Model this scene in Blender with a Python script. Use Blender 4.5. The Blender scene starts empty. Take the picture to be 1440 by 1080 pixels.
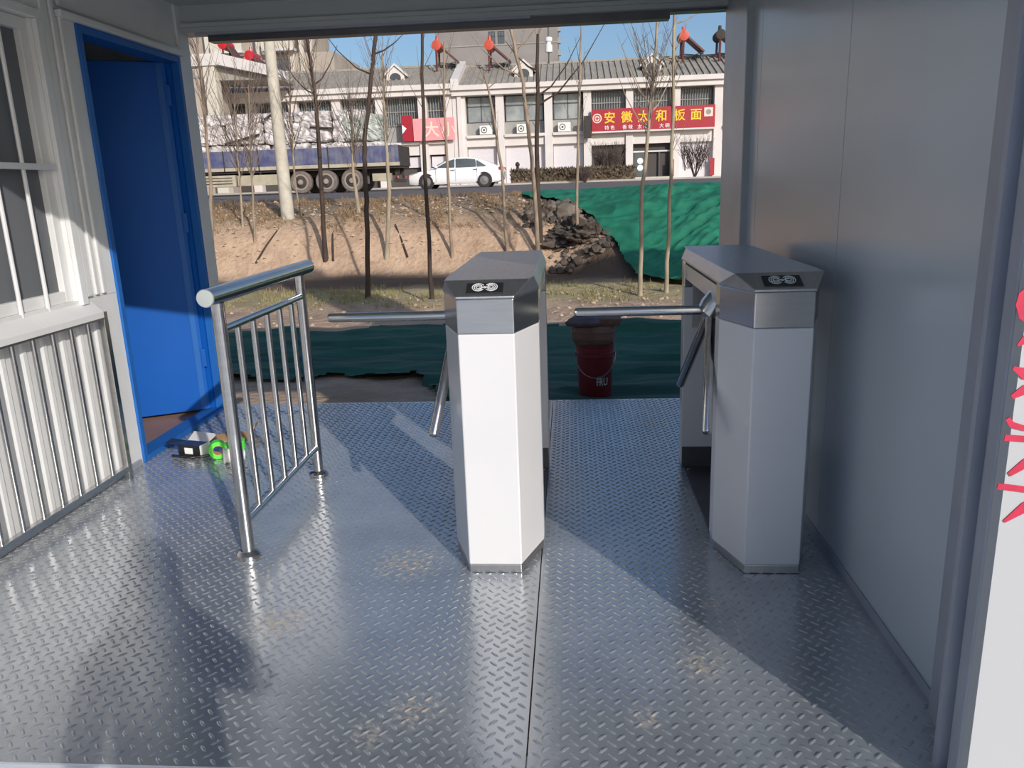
import bpy, bmesh, math, random
from mathutils import Vector, Matrix, noise
random.seed(7)
SC = bpy.context.scene
COL = SC.collection
R = math.radians

# ------------------------------------------------------------------ camera, sky, sun, exposure
def make_camera():
    yaw, pitch, roll, f = R(4.564), R(14.238), R(-1.992), 1096.97
    cy, sy = math.cos(yaw), math.sin(yaw)
    fw = Vector((-sy*math.cos(pitch), cy*math.cos(pitch), -math.sin(pitch)))
    r = Vector((cy, sy, 0)); u = r.cross(fw)
    r2 = r*math.cos(roll)+u*math.sin(roll); u2 = -r*math.sin(roll)+u*math.cos(roll)
    cam = bpy.data.cameras.new('camera'); o = bpy.data.objects.new('camera', cam); COL.objects.link(o)
    cam.sensor_fit = 'HORIZONTAL'; cam.sensor_width = 36.0; cam.lens = f/1440*36.0
    cam.clip_start = 0.02; cam.clip_end = 600
    m = Matrix((r2, u2, -fw)).transposed().to_4x4(); m.translation = Vector((0, 0, 1.3))
    o.matrix_world = m; SC.camera = o
make_camera()
SUN = Vector((-0.61, 1.0, -0.52)).normalized()      # direction the light travels
w = bpy.data.worlds.new('world'); SC.world = w; w.use_nodes = True
nt = w.node_tree; nt.nodes.clear()
sky = nt.nodes.new('ShaderNodeTexSky'); sky.sky_type = 'NISHITA'; sky.sun_disc = False
sky.sun_elevation = R(24); sky.sun_rotation = R(148.6); sky.air_density = 1.0; sky.dust_density = 2.2; sky.ozone_density = 4.0
bg = nt.nodes.new('ShaderNodeBackground'); bg.inputs[1].default_value = 0.128
wo = nt.nodes.new('ShaderNodeOutputWorld')
nt.links.new(sky.outputs[0], bg.inputs[0]); nt.links.new(bg.outputs[0], wo.inputs[0])
sl = bpy.data.lights.new('sun', 'SUN'); sl.energy = 3.3; sl.angle = R(0.53); sl.color = (1.0, 0.95, 0.90)
so = bpy.data.objects.new('sun', sl); COL.objects.link(so)
so.rotation_euler = SUN.to_track_quat('-Z', 'Y').to_euler()
SC.view_settings.view_transform = 'Standard'; SC.view_settings.look = 'None'
SC.view_settings.exposure = 0.0; SC.view_settings.gamma = 1.0; SC.view_settings.use_curve_mapping = False

# ------------------------------------------------------------------ materials
def srgb(r, g, b):
    f = lambda c: (c/255/12.92) if c/255 <= .04045 else ((c/255+.055)/1.055)**2.4
    return (f(r), f(g), f(b), 1)
def mat(name, col, rough=.5, metal=0., var=0., scale=6., bump=0., bscale=40., coat=0., stretch=None, col2=None, spec=None):
    m = bpy.data.materials.new(name); m.use_nodes = True
    n = m.node_tree.nodes; l = m.node_tree.links; b = n['Principled BSDF']
    b.inputs['Base Color'].default_value = col; b.inputs['Roughness'].default_value = rough
    b.inputs['Metallic'].default_value = metal
    if coat: b.inputs['Coat Weight'].default_value = coat; b.inputs['Coat Roughness'].default_value = .12
    if spec is not None: b.inputs['Specular IOR Level'].default_value = spec
    tc = n.new('ShaderNodeTexCoord'); src = tc.outputs['Object']
    if stretch:
        mp = n.new('ShaderNodeMapping'); mp.inputs['Scale'].default_value = stretch
        l.new(src, mp.inputs[0]); src = mp.outputs[0]
    if var or col2:
        t = n.new('ShaderNodeTexNoise'); t.inputs['Scale'].default_value = scale; t.inputs['Detail'].default_value = 6
        l.new(src, t.inputs['Vector'])
        rp = n.new('ShaderNodeValToRGB'); rp.color_ramp.elements[0].position = .35; rp.color_ramp.elements[1].position = .68
        c2 = col2 or tuple(min(1, c*(1+var)) for c in col[:3])+(1,)
        c1 = col if col2 else tuple(c*(1-var) for c in col[:3])+(1,)
        rp.color_ramp.elements[0].color = c1; rp.color_ramp.elements[1].color = c2
        l.new(t.outputs['Fac'], rp.inputs[0]); l.new(rp.outputs[0], b.inputs['Base Color'])
    if bump:
        t2 = n.new('ShaderNodeTexNoise'); t2.inputs['Scale'].default_value = bscale; t2.inputs['Detail'].default_value = 5
        l.new(src, t2.inputs['Vector'])
        bp = n.new('ShaderNodeBump'); bp.inputs['Strength'].default_value = bump; bp.inputs['Distance'].default_value = .02
        l.new(t2.outputs['Fac'], bp.inputs['Height']); l.new(bp.outputs[0], b.inputs['Normal'])
    return m
M = {}
M['white_paint'] = mat('white_paint', (.68,.67,.675,1), .28, var=.02, scale=3, coat=.3)
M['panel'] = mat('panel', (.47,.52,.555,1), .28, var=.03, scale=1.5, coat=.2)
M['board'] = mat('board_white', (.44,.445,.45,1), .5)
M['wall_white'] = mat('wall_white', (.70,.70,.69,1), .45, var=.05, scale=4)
M['ceil'] = mat('ceil', (.43,.46,.45,1), .4, var=.04, scale=2)
M['grey_steel'] = mat('grey_steel', (.42,.45,.48,1), .35, .3, var=.06, scale=5)
M['alu'] = mat('alu', (.36,.38,.43,1), .5, .3, var=.05)
M['ss'] = mat('stainless', (.60,.58,.56,1), .2, 1., var=.05, scale=8, stretch=(1,1,8))
M['ss_dark'] = mat('stainless_top', (.58,.56,.55,1), .38, 1., var=.06, scale=10, stretch=(8,1,1))
M['ss_band'] = mat('stainless_band', (.60,.595,.585,1), .24, 1., var=.04, scale=8, stretch=(1,1,10))
M['dark_steel'] = mat('dark_steel', (.16,.16,.17,1), .35, .8, var=.1)
M['black'] = mat('black', (.015,.015,.017,1), .3)
M['blue_door'] = mat('blue_door', srgb(12,86,172), .5, var=.05, scale=2, spec=.2)
M['blue_frame'] = mat('blue_frame', srgb(36,98,172), .5, var=.05, spec=.25)
M['sym'] = mat('symbol_white', (.85,.86,.85,1), .5)
M['red_paint'] = mat('red_paint', srgb(192,38,70), .6, var=.12, scale=20)
M['ply'] = mat('ply', srgb(150,118,104), .6, var=.1, scale=5)
M['bark'] = mat('bark', srgb(150,132,112), .85, var=.25, scale=14, stretch=(1,1,.3))
M['bark_pale'] = mat('bark_pale', srgb(162,148,124), .85, var=.2, scale=14, stretch=(1,1,.3))
M['bark_dark'] = mat('bark_dark', srgb(70,56,46), .85, var=.25, scale=14, stretch=(1,1,.3))  # dark bark; on the saplings it carries the shade on their trunks
M['twig'] = mat('twig', srgb(120,104,94), .9, var=.2)
M['concrete'] = mat('concrete', srgb(196,188,172), .85, var=.12, scale=5, bump=.3)
M['asphalt'] = mat('asphalt', srgb(104,98,96), .9, var=.1, scale=1.2)
M['forecourt'] = mat('forecourt', (.66,.70,.74,1), .85, var=.1, scale=2)
M['pavement'] = mat('pavement', srgb(176,168,158), .9, var=.08, scale=1.0)
M['rubble'] = mat('rubble', srgb(84,74,66), .95, var=.4, scale=5, bump=.9, bscale=14)
M['rubble2'] = mat('rubble_pale', srgb(118,108,96), .95, var=.3, scale=5, bump=.6, bscale=14)
M['shop_white'] = mat('shop_white', srgb(212,205,200), .8, var=.05, scale=.8)
M['shop_grey'] = mat('shop_grey', srgb(150,148,144), .8, var=.08, scale=2)
M['roof_tile'] = mat('roof_tile', srgb(152,146,136), .85, var=.12, scale=1.2)
M['dark_glass'] = mat('dark_glass', (.10,.115,.125,1), .12, var=.3, scale=.7)
M['shop_glass'] = mat('shop_glass', (.14,.16,.165,1), .15, col2=(.34,.36,.35,1), scale=.8)
M['dark_in'] = mat('dark_interior', (.07,.06,.055,1), .8)
M['frame_dark'] = mat('frame_dark', (.06,.065,.07,1), .5)
M['shutter'] = mat('shutter', srgb(210,204,206), .6, var=.03)
M['sign_red'] = mat('sign_red', srgb(160,24,42), .5, var=.06)
M['sign_pink'] = mat('sign_pink', srgb(238,150,152), .6, var=.06)
M['yellow'] = mat('yellow', srgb(250,196,40), .5)
M['pink_txt'] = mat('pink_txt', srgb(250,205,190), .6)
M['ac'] = mat('ac_white', srgb(226,224,216), .5)
M['orange'] = mat('orange', srgb(196,74,52), .5, var=.1)
M['collector'] = mat('collector', srgb(96,56,52), .5, var=.2)
M['tower'] = mat('tower', srgb(140,134,130), .9, var=.1, scale=.5)
M['apt'] = mat('apt', srgb(170,158,146), .9, var=.1, scale=.4)
M['cream'] = mat('cream', srgb(202,195,180), .8)
M['car_white'] = mat('car_white', srgb(240,238,238), .25, coat=.6)
M['rubber'] = mat('rubber', srgb(112,102,96), .8, var=.2, scale=5)
M['car_tire'] = mat('car_tire', srgb(48,46,47), .8)
M['rim_dusty'] = mat('rim_dusty', srgb(150,138,128), .8, var=.1)
M['rim'] = mat('rim', srgb(130,126,124), .45, .5)
M['blue_truck'] = mat('blue_truck', srgb(74,78,120), .8, col2=srgb(116,118,130), scale=2.2)
M['chassis'] = mat('chassis', srgb(62,54,50), .8, var=.2)
M['cream_box'] = mat('cream_box', srgb(176,166,144), .7, var=.12, scale=3)
M['bale'] = mat('bale', srgb(156,147,143), .6, .1, col2=srgb(228,221,217), scale=5, bump=1.0, bscale=9)
M['bale2'] = mat('bale_green', srgb(150,156,146), .5, .1, col2=srgb(190,194,184), scale=6, bump=1.0, bscale=9)
M['tail'] = mat('tail', srgb(190,30,40), .3)
M['hedge'] = mat('hedge', srgb(110,96,80), .95, var=.35, scale=6)
M['pail'] = mat('pail', srgb(118,30,40), .5, var=.12, scale=9)
M['sack'] = mat('sack', srgb(134,104,88), .9, var=.2, scale=8, bump=.5, bscale=20)
M['slate'] = mat('slate', srgb(112,100,104), .8, var=.15, scale=8)
M['green_tape'] = mat('green_tape', srgb(92,224,66), .45)
M['plastic'] = mat('plastic', (.80,.79,.76,1), .3)
M['cap'] = mat('cap', srgb(166,172,170), .5)
M['card'] = mat('card', srgb(206,160,112), .8, var=.1)
M['skin'] = mat('skin', srgb(205,160,130), .6)
M['coat'] = mat('coat', srgb(40,48,66), .8, var=.1)
M['hair'] = mat('hair', srgb(24,20,18), .7)
M['grass'] = mat('grass', srgb(150,140,98), .9, var=.2, scale=1)
M['grass_dry'] = mat('grass_dry', srgb(150,124,92), .9, var=.2, scale=1)
M['soil_pale'] = mat('soil_pale', srgb(190,166,140), .95, var=.2)
M['curtain'] = mat('curtain', srgb(150,150,154), .8, var=.1, scale=3, stretch=(1,8,1))

def mat_glass(name, tint=(.9,.93,.95)):
    m = bpy.data.materials.new(name); m.use_nodes = True
    n = m.node_tree.nodes; l = m.node_tree.links; n.clear()
    out = n.new('ShaderNodeOutputMaterial'); mix = n.new('ShaderNodeMixShader'); fr = n.new('ShaderNodeFresnel'); fr.inputs[0].default_value = 1.35
    tr = n.new('ShaderNodeBsdfTransparent'); tr.inputs[0].default_value = tint+(1,)
    gl = n.new('ShaderNodeBsdfGlossy'); gl.inputs['Roughness'].default_value = .03
    l.new(fr.outputs[0], mix.inputs[0]); l.new(tr.outputs[0], mix.inputs[1]); l.new(gl.outputs[0], mix.inputs[2]); l.new(mix.outputs[0], out.inputs[0])
    return m
M['glass'] = mat_glass('glass', (.7,.72,.75))
def dusty(m):
    n = m.node_tree.nodes; l = m.node_tree.links; out = n['Material Output']; src = out.inputs[0].links[0].from_socket
    d = n.new('ShaderNodeBsdfDiffuse'); d.inputs[0].default_value = (.26,.27,.29,1); mx = n.new('ShaderNodeMixShader'); mx.inputs[0].default_value = .55
    l.new(src, mx.inputs[1]); l.new(d.outputs[0], mx.inputs[2]); l.new(mx.outputs[0], out.inputs[0])
dusty(M['glass'])

def mat_floor():
    m = mat('diamond_plate', (.5,.52,.55,1), .26, .66)
    n = m.node_tree.nodes; l = m.node_tree.links; b = n['Principled BSDF']
    tc = n.new('ShaderNodeTexCoord')
    t = n.new('ShaderNodeTexNoise'); t.inputs['Scale'].default_value = 3.0; t.inputs['Detail'].default_value = 8; t.inputs['Roughness'].default_value = .65
    l.new(tc.outputs['Object'], t.inputs['Vector'])
    t2 = n.new('ShaderNodeTexNoise'); t2.inputs['Scale'].default_value = 45; t2.inputs['Detail'].default_value = 6
    l.new(tc.outputs['Object'], t2.inputs['Vector'])
    rp = n.new('ShaderNodeValToRGB'); rp.color_ramp.elements[0].position = .3; rp.color_ramp.elements[1].position = .72
    rp.color_ramp.elements[0].color = (.42,.45,.475,1); rp.color_ramp.elements[1].color = (.57,.595,.61,1)
    l.new(t.outputs['Fac'], rp.inputs[0])
    # dry mud smears left at a few places on the plates
    total = None
    for (x, y, r) in ((-.60,2.52,.16), (.17,1.70,.055), (.34,1.93,.085), (-.42,1.72,.10), (.42,2.26,.05), (-.93,2.12,.13), (-.52,1.62,.07), (-.30,4.35,.16), (-.65,4.45,.12)):
        d = n.new('ShaderNodeVectorMath'); d.operation = 'DISTANCE'; d.inputs[1].default_value = (x, y, 0)
        l.new(tc.outputs['Object'], d.inputs[0])
        mr = n.new('ShaderNodeMapRange'); mr.inputs['From Min'].default_value = r; mr.inputs['From Max'].default_value = r*.2
        mr.inputs['To Min'].default_value = 0; mr.inputs['To Max'].default_value = 1
        l.new(d.outputs['Value'], mr.inputs['Value'])
        if total is None: total = mr.outputs[0]
        else:
            mx = n.new('ShaderNodeMath'); mx.operation = 'MAXIMUM'; l.new(total, mx.inputs[0]); l.new(mr.outputs[0], mx.inputs[1]); total = mx.outputs[0]
    nz = n.new('ShaderNodeMapRange'); nz.inputs['From Min'].default_value = .46; nz.inputs['From Max'].default_value = .6
    l.new(t2.outputs['Fac'], nz.inputs['Value'])
    mu = n.new('ShaderNodeMath'); mu.operation = 'MULTIPLY'; l.new(total, mu.inputs[0]); l.new(nz.outputs[0], mu.inputs[1])
    mx = n.new('ShaderNodeMix'); mx.data_type = 'RGBA'; mx.inputs['B'].default_value = srgb(172,160,142)
    l.new(mu.outputs[0], mx.inputs['Factor']); l.new(rp.outputs[0], mx.inputs['A']); l.new(mx.outputs['Result'], b.inputs['Base Color'])
    sub = n.new('ShaderNodeMath'); sub.operation = 'MULTIPLY_ADD'; sub.inputs[1].default_value = -.66; sub.inputs[2].default_value = .66
    l.new(mu.outputs[0], sub.inputs[0]); l.new(sub.outputs[0], b.inputs['Metallic'])
    mr = n.new('ShaderNodeMapRange'); mr.inputs['To Min'].default_value = .15; mr.inputs['To Max'].default_value = .30
    l.new(t.outputs['Fac'], mr.inputs['Value']); l.new(mr.outputs[0], b.inputs['Roughness'])
    bp = n.new('ShaderNodeBump'); bp.inputs['Strength'].default_value = .12; bp.inputs['Distance'].default_value = .003
    t3 = n.new('ShaderNodeTexNoise'); t3.inputs['Scale'].default_value = 60; l.new(tc.outputs['Object'], t3.inputs['Vector'])
    l.new(t3.outputs['Fac'], bp.inputs['Height']); l.new(bp.outputs[0], b.inputs['Normal'])
    return m
M['plate'] = mat_floor()

def mat_ground():
    m = mat('soil', srgb(176,140,112), .95)
    n = m.node_tree.nodes; l = m.node_tree.links; b = n['Principled BSDF']
    tc = n.new('ShaderNodeTexCoord'); sp = n.new('ShaderNodeSeparateXYZ'); l.new(tc.outputs['Object'], sp.inputs[0])
    t = n.new('ShaderNodeTexNoise'); t.inputs['Scale'].default_value = 1.3; t.inputs['Detail'].default_value = 9; t.inputs['Roughness'].default_value = .7
    l.new(tc.outputs['Object'], t.inputs['Vector'])
    rp = n.new('ShaderNodeValToRGB'); e = rp.color_ramp.elements
    e[0].position = .3; e[0].color = srgb(158,128,104); e[1].position = .75; e[1].color = srgb(214,184,154)
    l.new(t.outputs['Fac'], rp.inputs[0])
    # dry grass: on the verge before the bank foot and along the bank's upper part
    def band(out, a, b_, c, d):
        m1 = n.new('ShaderNodeMapRange'); m1.inputs['From Min'].default_value = a; m1.inputs['From Max'].default_value = b_; l.new(out, m1.inputs['Value'])
        m2 = n.new('ShaderNodeMapRange'); m2.inputs['From Min'].default_value = d; m2.inputs['From Max'].default_value = c; l.new(out, m2.inputs['Value'])
        mm = n.new('ShaderNodeMath'); mm.operation = 'MULTIPLY'; l.new(m1.outputs[0], mm.inputs[0]); l.new(m2.outputs[0], mm.inputs[1]); return mm.outputs[0]
    t2 = n.new('ShaderNodeTexNoise'); t2.inputs['Scale'].default_value = 2.6; t2.inputs['Detail'].default_value = 10; t2.inputs['Roughness'].default_value = .8
    l.new(tc.outputs['Object'], t2.inputs['Vector'])
    nz = n.new('ShaderNodeMapRange'); nz.inputs['From Min'].default_value = .36; nz.inputs['From Max'].default_value = .6; l.new(t2.outputs['Fac'], nz.inputs['Value'])
    prev = rp.outputs[0]
    gd = band(sp.outputs['Y'], 14.3, 14.9, 16.3, 16.8)  # bank foot: soil colour darkened to deepen the shadow band lying there
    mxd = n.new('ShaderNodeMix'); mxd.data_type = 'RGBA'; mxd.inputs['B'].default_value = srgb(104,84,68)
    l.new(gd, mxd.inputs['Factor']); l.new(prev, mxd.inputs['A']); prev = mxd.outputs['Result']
    for o_, (a, b_, c, d), colr, k in ((sp.outputs['Y'], (12.0,12.6,14.3,14.9), srgb(150,146,92), .9), (sp.outputs['Z'], (.45,.8,1.6,1.9), srgb(118,104,78), .95)):
        g = band(o_, a, b_, c, d)
        mm = n.new('ShaderNodeMath'); mm.operation = 'MULTIPLY'; l.new(g, mm.inputs[0]); l.new(nz.outputs[0], mm.inputs[1])
        m3 = n.new('ShaderNodeMath'); m3.operation = 'MULTIPLY'; m3.inputs[1].default_value = k; l.new(mm.outputs[0], m3.inputs[0])
        mx = n.new('ShaderNodeMix'); mx.data_type = 'RGBA'; mx.inputs['B'].default_value = colr
        l.new(m3.outputs[0], mx.inputs['Factor']); l.new(prev, mx.inputs['A']); prev = mx.outputs['Result']
    l.new(prev, b.inputs['Base Color'])
    bp = n.new('ShaderNodeBump'); bp.inputs['Strength'].default_value = .7; bp.inputs['Distance'].default_value = .08
    t3 = n.new('ShaderNodeTexNoise'); t3.inputs['Scale'].default_value = 9; t3.inputs['Detail'].default_value = 8; l.new(tc.outputs['Object'], t3.inputs['Vector'])
    l.new(t3.outputs['Fac'], bp.inputs['Height']); l.new(bp.outputs[0], b.inputs['Normal'])
    return m
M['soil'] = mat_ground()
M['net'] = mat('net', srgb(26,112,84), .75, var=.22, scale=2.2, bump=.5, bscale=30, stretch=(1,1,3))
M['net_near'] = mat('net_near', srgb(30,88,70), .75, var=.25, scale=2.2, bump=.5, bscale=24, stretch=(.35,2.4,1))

# ------------------------------------------------------------------ mesh helpers
class MB:
    def __init__(s): s.v = []; s.f = []; s.sm = []
    def poly(s, pts, faces, smooth=False):
        o = len(s.v); s.v += [tuple(p) for p in pts]
        for f in faces: s.f.append([i+o for i in f]); s.sm.append(smooth)
        return s
    def box(s, a, b):
        x0, y0, z0 = [min(a[i], b[i]) for i in range(3)]; x1, y1, z1 = [max(a[i], b[i]) for i in range(3)]
        return s.poly([(x0,y0,z0),(x1,y0,z0),(x1,y1,z0),(x0,y1,z0),(x0,y0,z1),(x1,y0,z1),(x1,y1,z1),(x0,y1,z1)],
                      [(0,3,2,1),(4,5,6,7),(0,1,5,4),(1,2,6,5),(2,3,7,6),(3,0,4,7)])
    def loft(s, rings, cap=True, smooth=False):
        n = len(rings[0]); pts = [p for r in rings for p in r]; fs = []
        for k in range(len(rings)-1):
            for i in range(n):
                j = (i+1) % n; fs.append((k*n+i, k*n+j, (k+1)*n+j, (k+1)*n+i))
        s.poly(pts, fs, smooth)
        if cap:
            o = len(s.v)-len(pts)
            s.f.append([o+i for i in range(n)][::-1]); s.sm.append(False)
            s.f.append([o+(len(rings)-1)*n+i for i in range(n)]); s.sm.append(False)
        return s
    def prism(s, outline, z0, z1):
        return s.loft([[(x, y, z0) for x, y in outline], [(x, y, z1) for x, y in outline]])
    def tube(s, pts, r, n=10, cap=True):
        pts = [Vector(p) for p in pts]; rr = r if isinstance(r, (list, tuple)) else [r]*len(pts)
        rings = []; ref = None
        for i, p in enumerate(pts):
            d = (pts[min(i+1, len(pts)-1)]-pts[max(i-1, 0)]).normalized()
            if ref is None:
                ref = d.orthogonal().normalized()
            a = (ref-d*ref.dot(d)).normalized(); ref = a; b = d.cross(a)
            rings.append([p+(a*math.cos(t)+b*math.sin(t))*rr[i] for t in [2*math.pi*k/n for k in range(n)]])
        return s.loft(rings, cap, True)
    def lathe(s, prof, c=(0,0,0), axis='z', n=24):
        def pt(r, h, t):
            a, b = r*math.cos(t), r*math.sin(t)
            q = {'z': (a, b, h), 'y': (b, h, a), 'x': (h, a, b)}[axis]
            return (q[0]+c[0], q[1]+c[1], q[2]+c[2])
        rings = [[pt(r, h, 2*math.pi*k/n) for k in range(n)] for r, h in prof]
        return s.loft(rings, prof[0] != prof[-1], True)
    def build(s, name, m, parent=None, bevel=0., loc=None, kind=None, auto=True):
        me = bpy.data.meshes.new(name); me.from_pydata(s.v, [], s.f); me.update()
        bm = bmesh.new(); bm.from_mesh(me); bmesh.ops.recalc_face_normals(bm, faces=bm.faces)
        if bevel:
            es = [e for e in bm.edges if len(e.link_faces) == 2 and e.calc_face_angle(0) > R(25)]
            bmesh.ops.bevel(bm, geom=es, offset=bevel, segments=2, affect='EDGES', profile=.5)
        bm.to_mesh(me); bm.free()
        if not bevel: me.polygons.foreach_set('use_smooth', s.sm) if len(me.polygons) == len(s.sm) else None
        o = bpy.data.objects.new(name, me); COL.objects.link(o)
        me.materials.append(m if not isinstance(m, str) else M[m])
        if parent: o.parent = parent
        if loc: o.location = loc
        if kind: o['kind'] = kind
        if any(s.sm) and not bevel:
            try:
                me.set_sharp_from_angle(angle=R(40))
            except Exception: pass
        return o
def box(name, a, b, m, parent=None, bevel=0., kind=None): return MB().box(a, b).build(name, m, parent, bevel, kind=kind)
def empty(name, loc=(0,0,0), rz=0, label=None, cat=None, group=None, kind=None):
    o = bpy.data.objects.new(name, None); COL.objects.link(o); o.location = loc; o.rotation_euler.z = rz; o.empty_display_size = .1
    return tag(o, label, cat, group, kind)
def tag(o, label=None, cat=None, group=None, kind=None):
    if label: o['label'] = label
    if cat: o['category'] = cat
    if group: o['group'] = group
    if kind: o['kind'] = kind
    return o
def copy_tree(o, parent=None):
    c = o.copy(); COL.objects.link(c); c.parent = parent
    for ch in list(o.children): copy_tree(ch, c)
    return c
def text_mesh(name, body, size, m, parent, loc, extr=.01, rot=(R(90),0,0), squash=1.0, bold=0.):
    c = bpy.data.curves.new(name, 'FONT'); c.body = body; c.size = size; c.extrude = extr; c.align_x = 'CENTER'; c.offset = bold
    c.resolution_u = 2
    t = bpy.data.objects.new(name+'_tmp', c); COL.objects.link(t); bpy.context.view_layer.update()
    me = bpy.data.meshes.new_from_object(t.evaluated_get(bpy.context.evaluated_depsgraph_get()))
    bpy.data.objects.remove(t); bpy.data.curves.remove(c)
    o = bpy.data.objects.new(name, me); COL.objects.link(o); me.materials.clear(); me.materials.append(M[m])
    o.location = loc; o.rotation_euler = rot; o.scale = (squash, 1, 1); o.parent = parent
    return o
def smooth(a, b, x):
    t = max(0., min(1., (x-a)/(b-a))); return t*t*(3-2*t)
def lerp_table(tab, x):
    if x <= tab[0][0]: return tab[0][1]
    for (a, u), (b, v) in zip(tab, tab[1:]):
        if x <= b: return u+(v-u)*(x-a)/(b-a)
    return tab[-1][1]

# ================================================================== SETTING: ground, road, pavement
def road_z(y): return 1.13+(y-21.5)*.0087
def H(x, y):
    z = -.30-.20*smooth(5.0, 9.0, y)
    s = smooth(-.3, 1.6, x)
    foot = 16.6-2.0*s
    d = y-foot
    cut = [(0,0),(.25,.22),(.9,.85),(1.6,1.22),(2.6,1.40),(3.6,1.52),(4.9,1.62),(6,1.62)]
    mound = [(0,0),(.8,.22),(1.8,.62),(3.0,1.18),(4.2,1.48),(5.4,1.58),(6.9,1.62),(9,1.62)]
    z += lerp_table(cut, d)*(1-s)+lerp_table(mound, d)*s
    if y > 9.5:
        nn = noise.noise(Vector((x*.7, y*.7, 3.1)))*.09+noise.noise(Vector((x*2.3, y*2.3, 8)))*.035
        z += nn*(1-smooth(20.6, 21.4, y))
    else: z += noise.noise(Vector((x*1.7, y*1.7, 1)))*.03*smooth(4.7, 5.5, y)
    return z
def grid_mesh(xs, ys, fz):
    mb = MB(); nx = len(xs)
    pts = [(x, y, fz(x, y)) for y in ys for x in xs]
    fs = [(j*nx+i, j*nx+i+1, (j+1)*nx+i+1, (j+1)*nx+i) for j in range(len(ys)-1) for i in range(nx-1)]
    return mb.poly(pts, fs, True)
def frange(a, b, n): return [a+(b-a)*i/n for i in range(n+1)]
xs = frange(-60,-14,12)[:-1]+frange(-14,10,160)+frange(10,60,12)[1:]
ys = [-40,-20,-8,-2,0,1,2,3,4]+frange(4.6,22,120)
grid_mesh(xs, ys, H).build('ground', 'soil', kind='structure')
mb = MB(); mb.poly([(-90,21.4,road_z(21.4)),(90,21.4,road_z(21.4)),(90,48,road_z(48)),(-90,48,road_z(48)),(90,21.4,.4),(-90,21.4,.4),(90,48,.4),(-90,48,.4)],
    [(0,1,2,3),(0,1,4,5),(2,3,7,6)]); mb.build('road', 'asphalt', kind='structure')
box('pavement', (-90,48,.4), (90,120,1.46), 'pavement', kind='structure')

box('pavement_front', (-14,-14,-.30), (14,1.44,-.20), 'forecourt', kind='structure')
# ================================================================== SETTING: the steel cabin
XL, XR, Y0, Y1, ZC = -2.18, .895, 1.5, 4.69, 2.34
fl = empty('floor', kind='structure')
for a, b in ((XL-.02, -.122), (-.118, XR+.01)):
    box('steel_plate', (a, Y0, -.006), (b, Y1, 0), 'plate', fl)
def treads():
    V = []; F = []; p = .0225; L, W, h = .0168, .0043, .0026
    ol = [(-L,0),(-L*.55,-W),(L*.55,-W),(L,0),(L*.55,W),(-L*.55,W)]
    nx = int((XR-XL)/p); ny = int((Y1-Y0)/p)
    for i in range(nx+1):
        for j in range(ny):
            x = XL+.012+i*p; y = Y0+.015+j*p
            if abs(x+.12) < .012 or x > XR-.01: continue
            if (i+j) % 2: continue
            a = R(45) if j % 2 else R(-45); ca, sa = math.cos(a), math.sin(a); o = len(V)
            for (u, v_) in ol: V.append((x+u*ca-v_*sa, y+u*sa+v_*ca, 0))
            for (u, v_) in ol: V.append((x+(u*ca-v_*sa)*.62, y+(u*sa+v_*ca)*.62, h))
            for k in range(6):
                q = (k+1) % 6; F.append((o+k, o+q, o+6+q, o+6+k))
            F.append(tuple(o+6+k for k in range(6)))
    me = bpy.data.meshes.new('raised_tread'); me.from_pydata(V, [], F); me.update()
    me.polygons.foreach_set('use_smooth', [True]*len(F)); me.materials.append(M['plate'])
    o = bpy.data.objects.new('raised_tread', me); COL.objects.link(o); o.parent = fl; o['kind'] = 'stuff'
treads()
for y in (Y0+.004, Y1-.064): box('edge_beam', (XL-.1, y, -.14), (XR+.1, y+.06, -.006), 'grey_steel', fl)
for x in (XL-.1, -.6, XR+.04): box('edge_beam', (x, Y0+.065, -.14), (x+.06, Y1-.065, -.007), 'grey_steel', fl)
for x in (-2.1,-.5,.9):
    for y in (1.6, 4.5): box('support_foot', (x-.1, y-.1, -.32), (x+.1, y+.1, -.141), 'concrete', fl)

# right wall: three sandwich panels, end post, corner post
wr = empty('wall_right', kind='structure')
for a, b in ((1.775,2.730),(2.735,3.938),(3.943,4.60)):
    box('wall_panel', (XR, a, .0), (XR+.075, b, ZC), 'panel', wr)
box('floor_channel', (XR-.006, 1.775, .0), (XR-.001, 4.1, .03), 'alu', wr)
box('seam_backing', (XR+.03, 1.78, .01), (XR+.07, 4.6, ZC), 'dark_steel', wr)
t1 = empty('trim_1', kind='structure')
MB().prism([(XR,1.775),(.868,1.745),(.852,1.62),(.852,1.60),(.80,1.50),(.80,1.462),(.99,1.462),(.99,1.775)], -.14, ZC).build('end_post', 'alu', t1, .004)
box('post_ridge', (.793,1.535,-.05), (.822,1.552,ZC), 'alu', t1)
t2 = empty('trim_2', kind='structure')
MB().prism([(.864,4.69),(.864,4.14),(.90,4.10),(.99,4.10),(.99,4.69)], -.14, ZC).build('corner_post', 'grey_steel', t2, .006)
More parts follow.
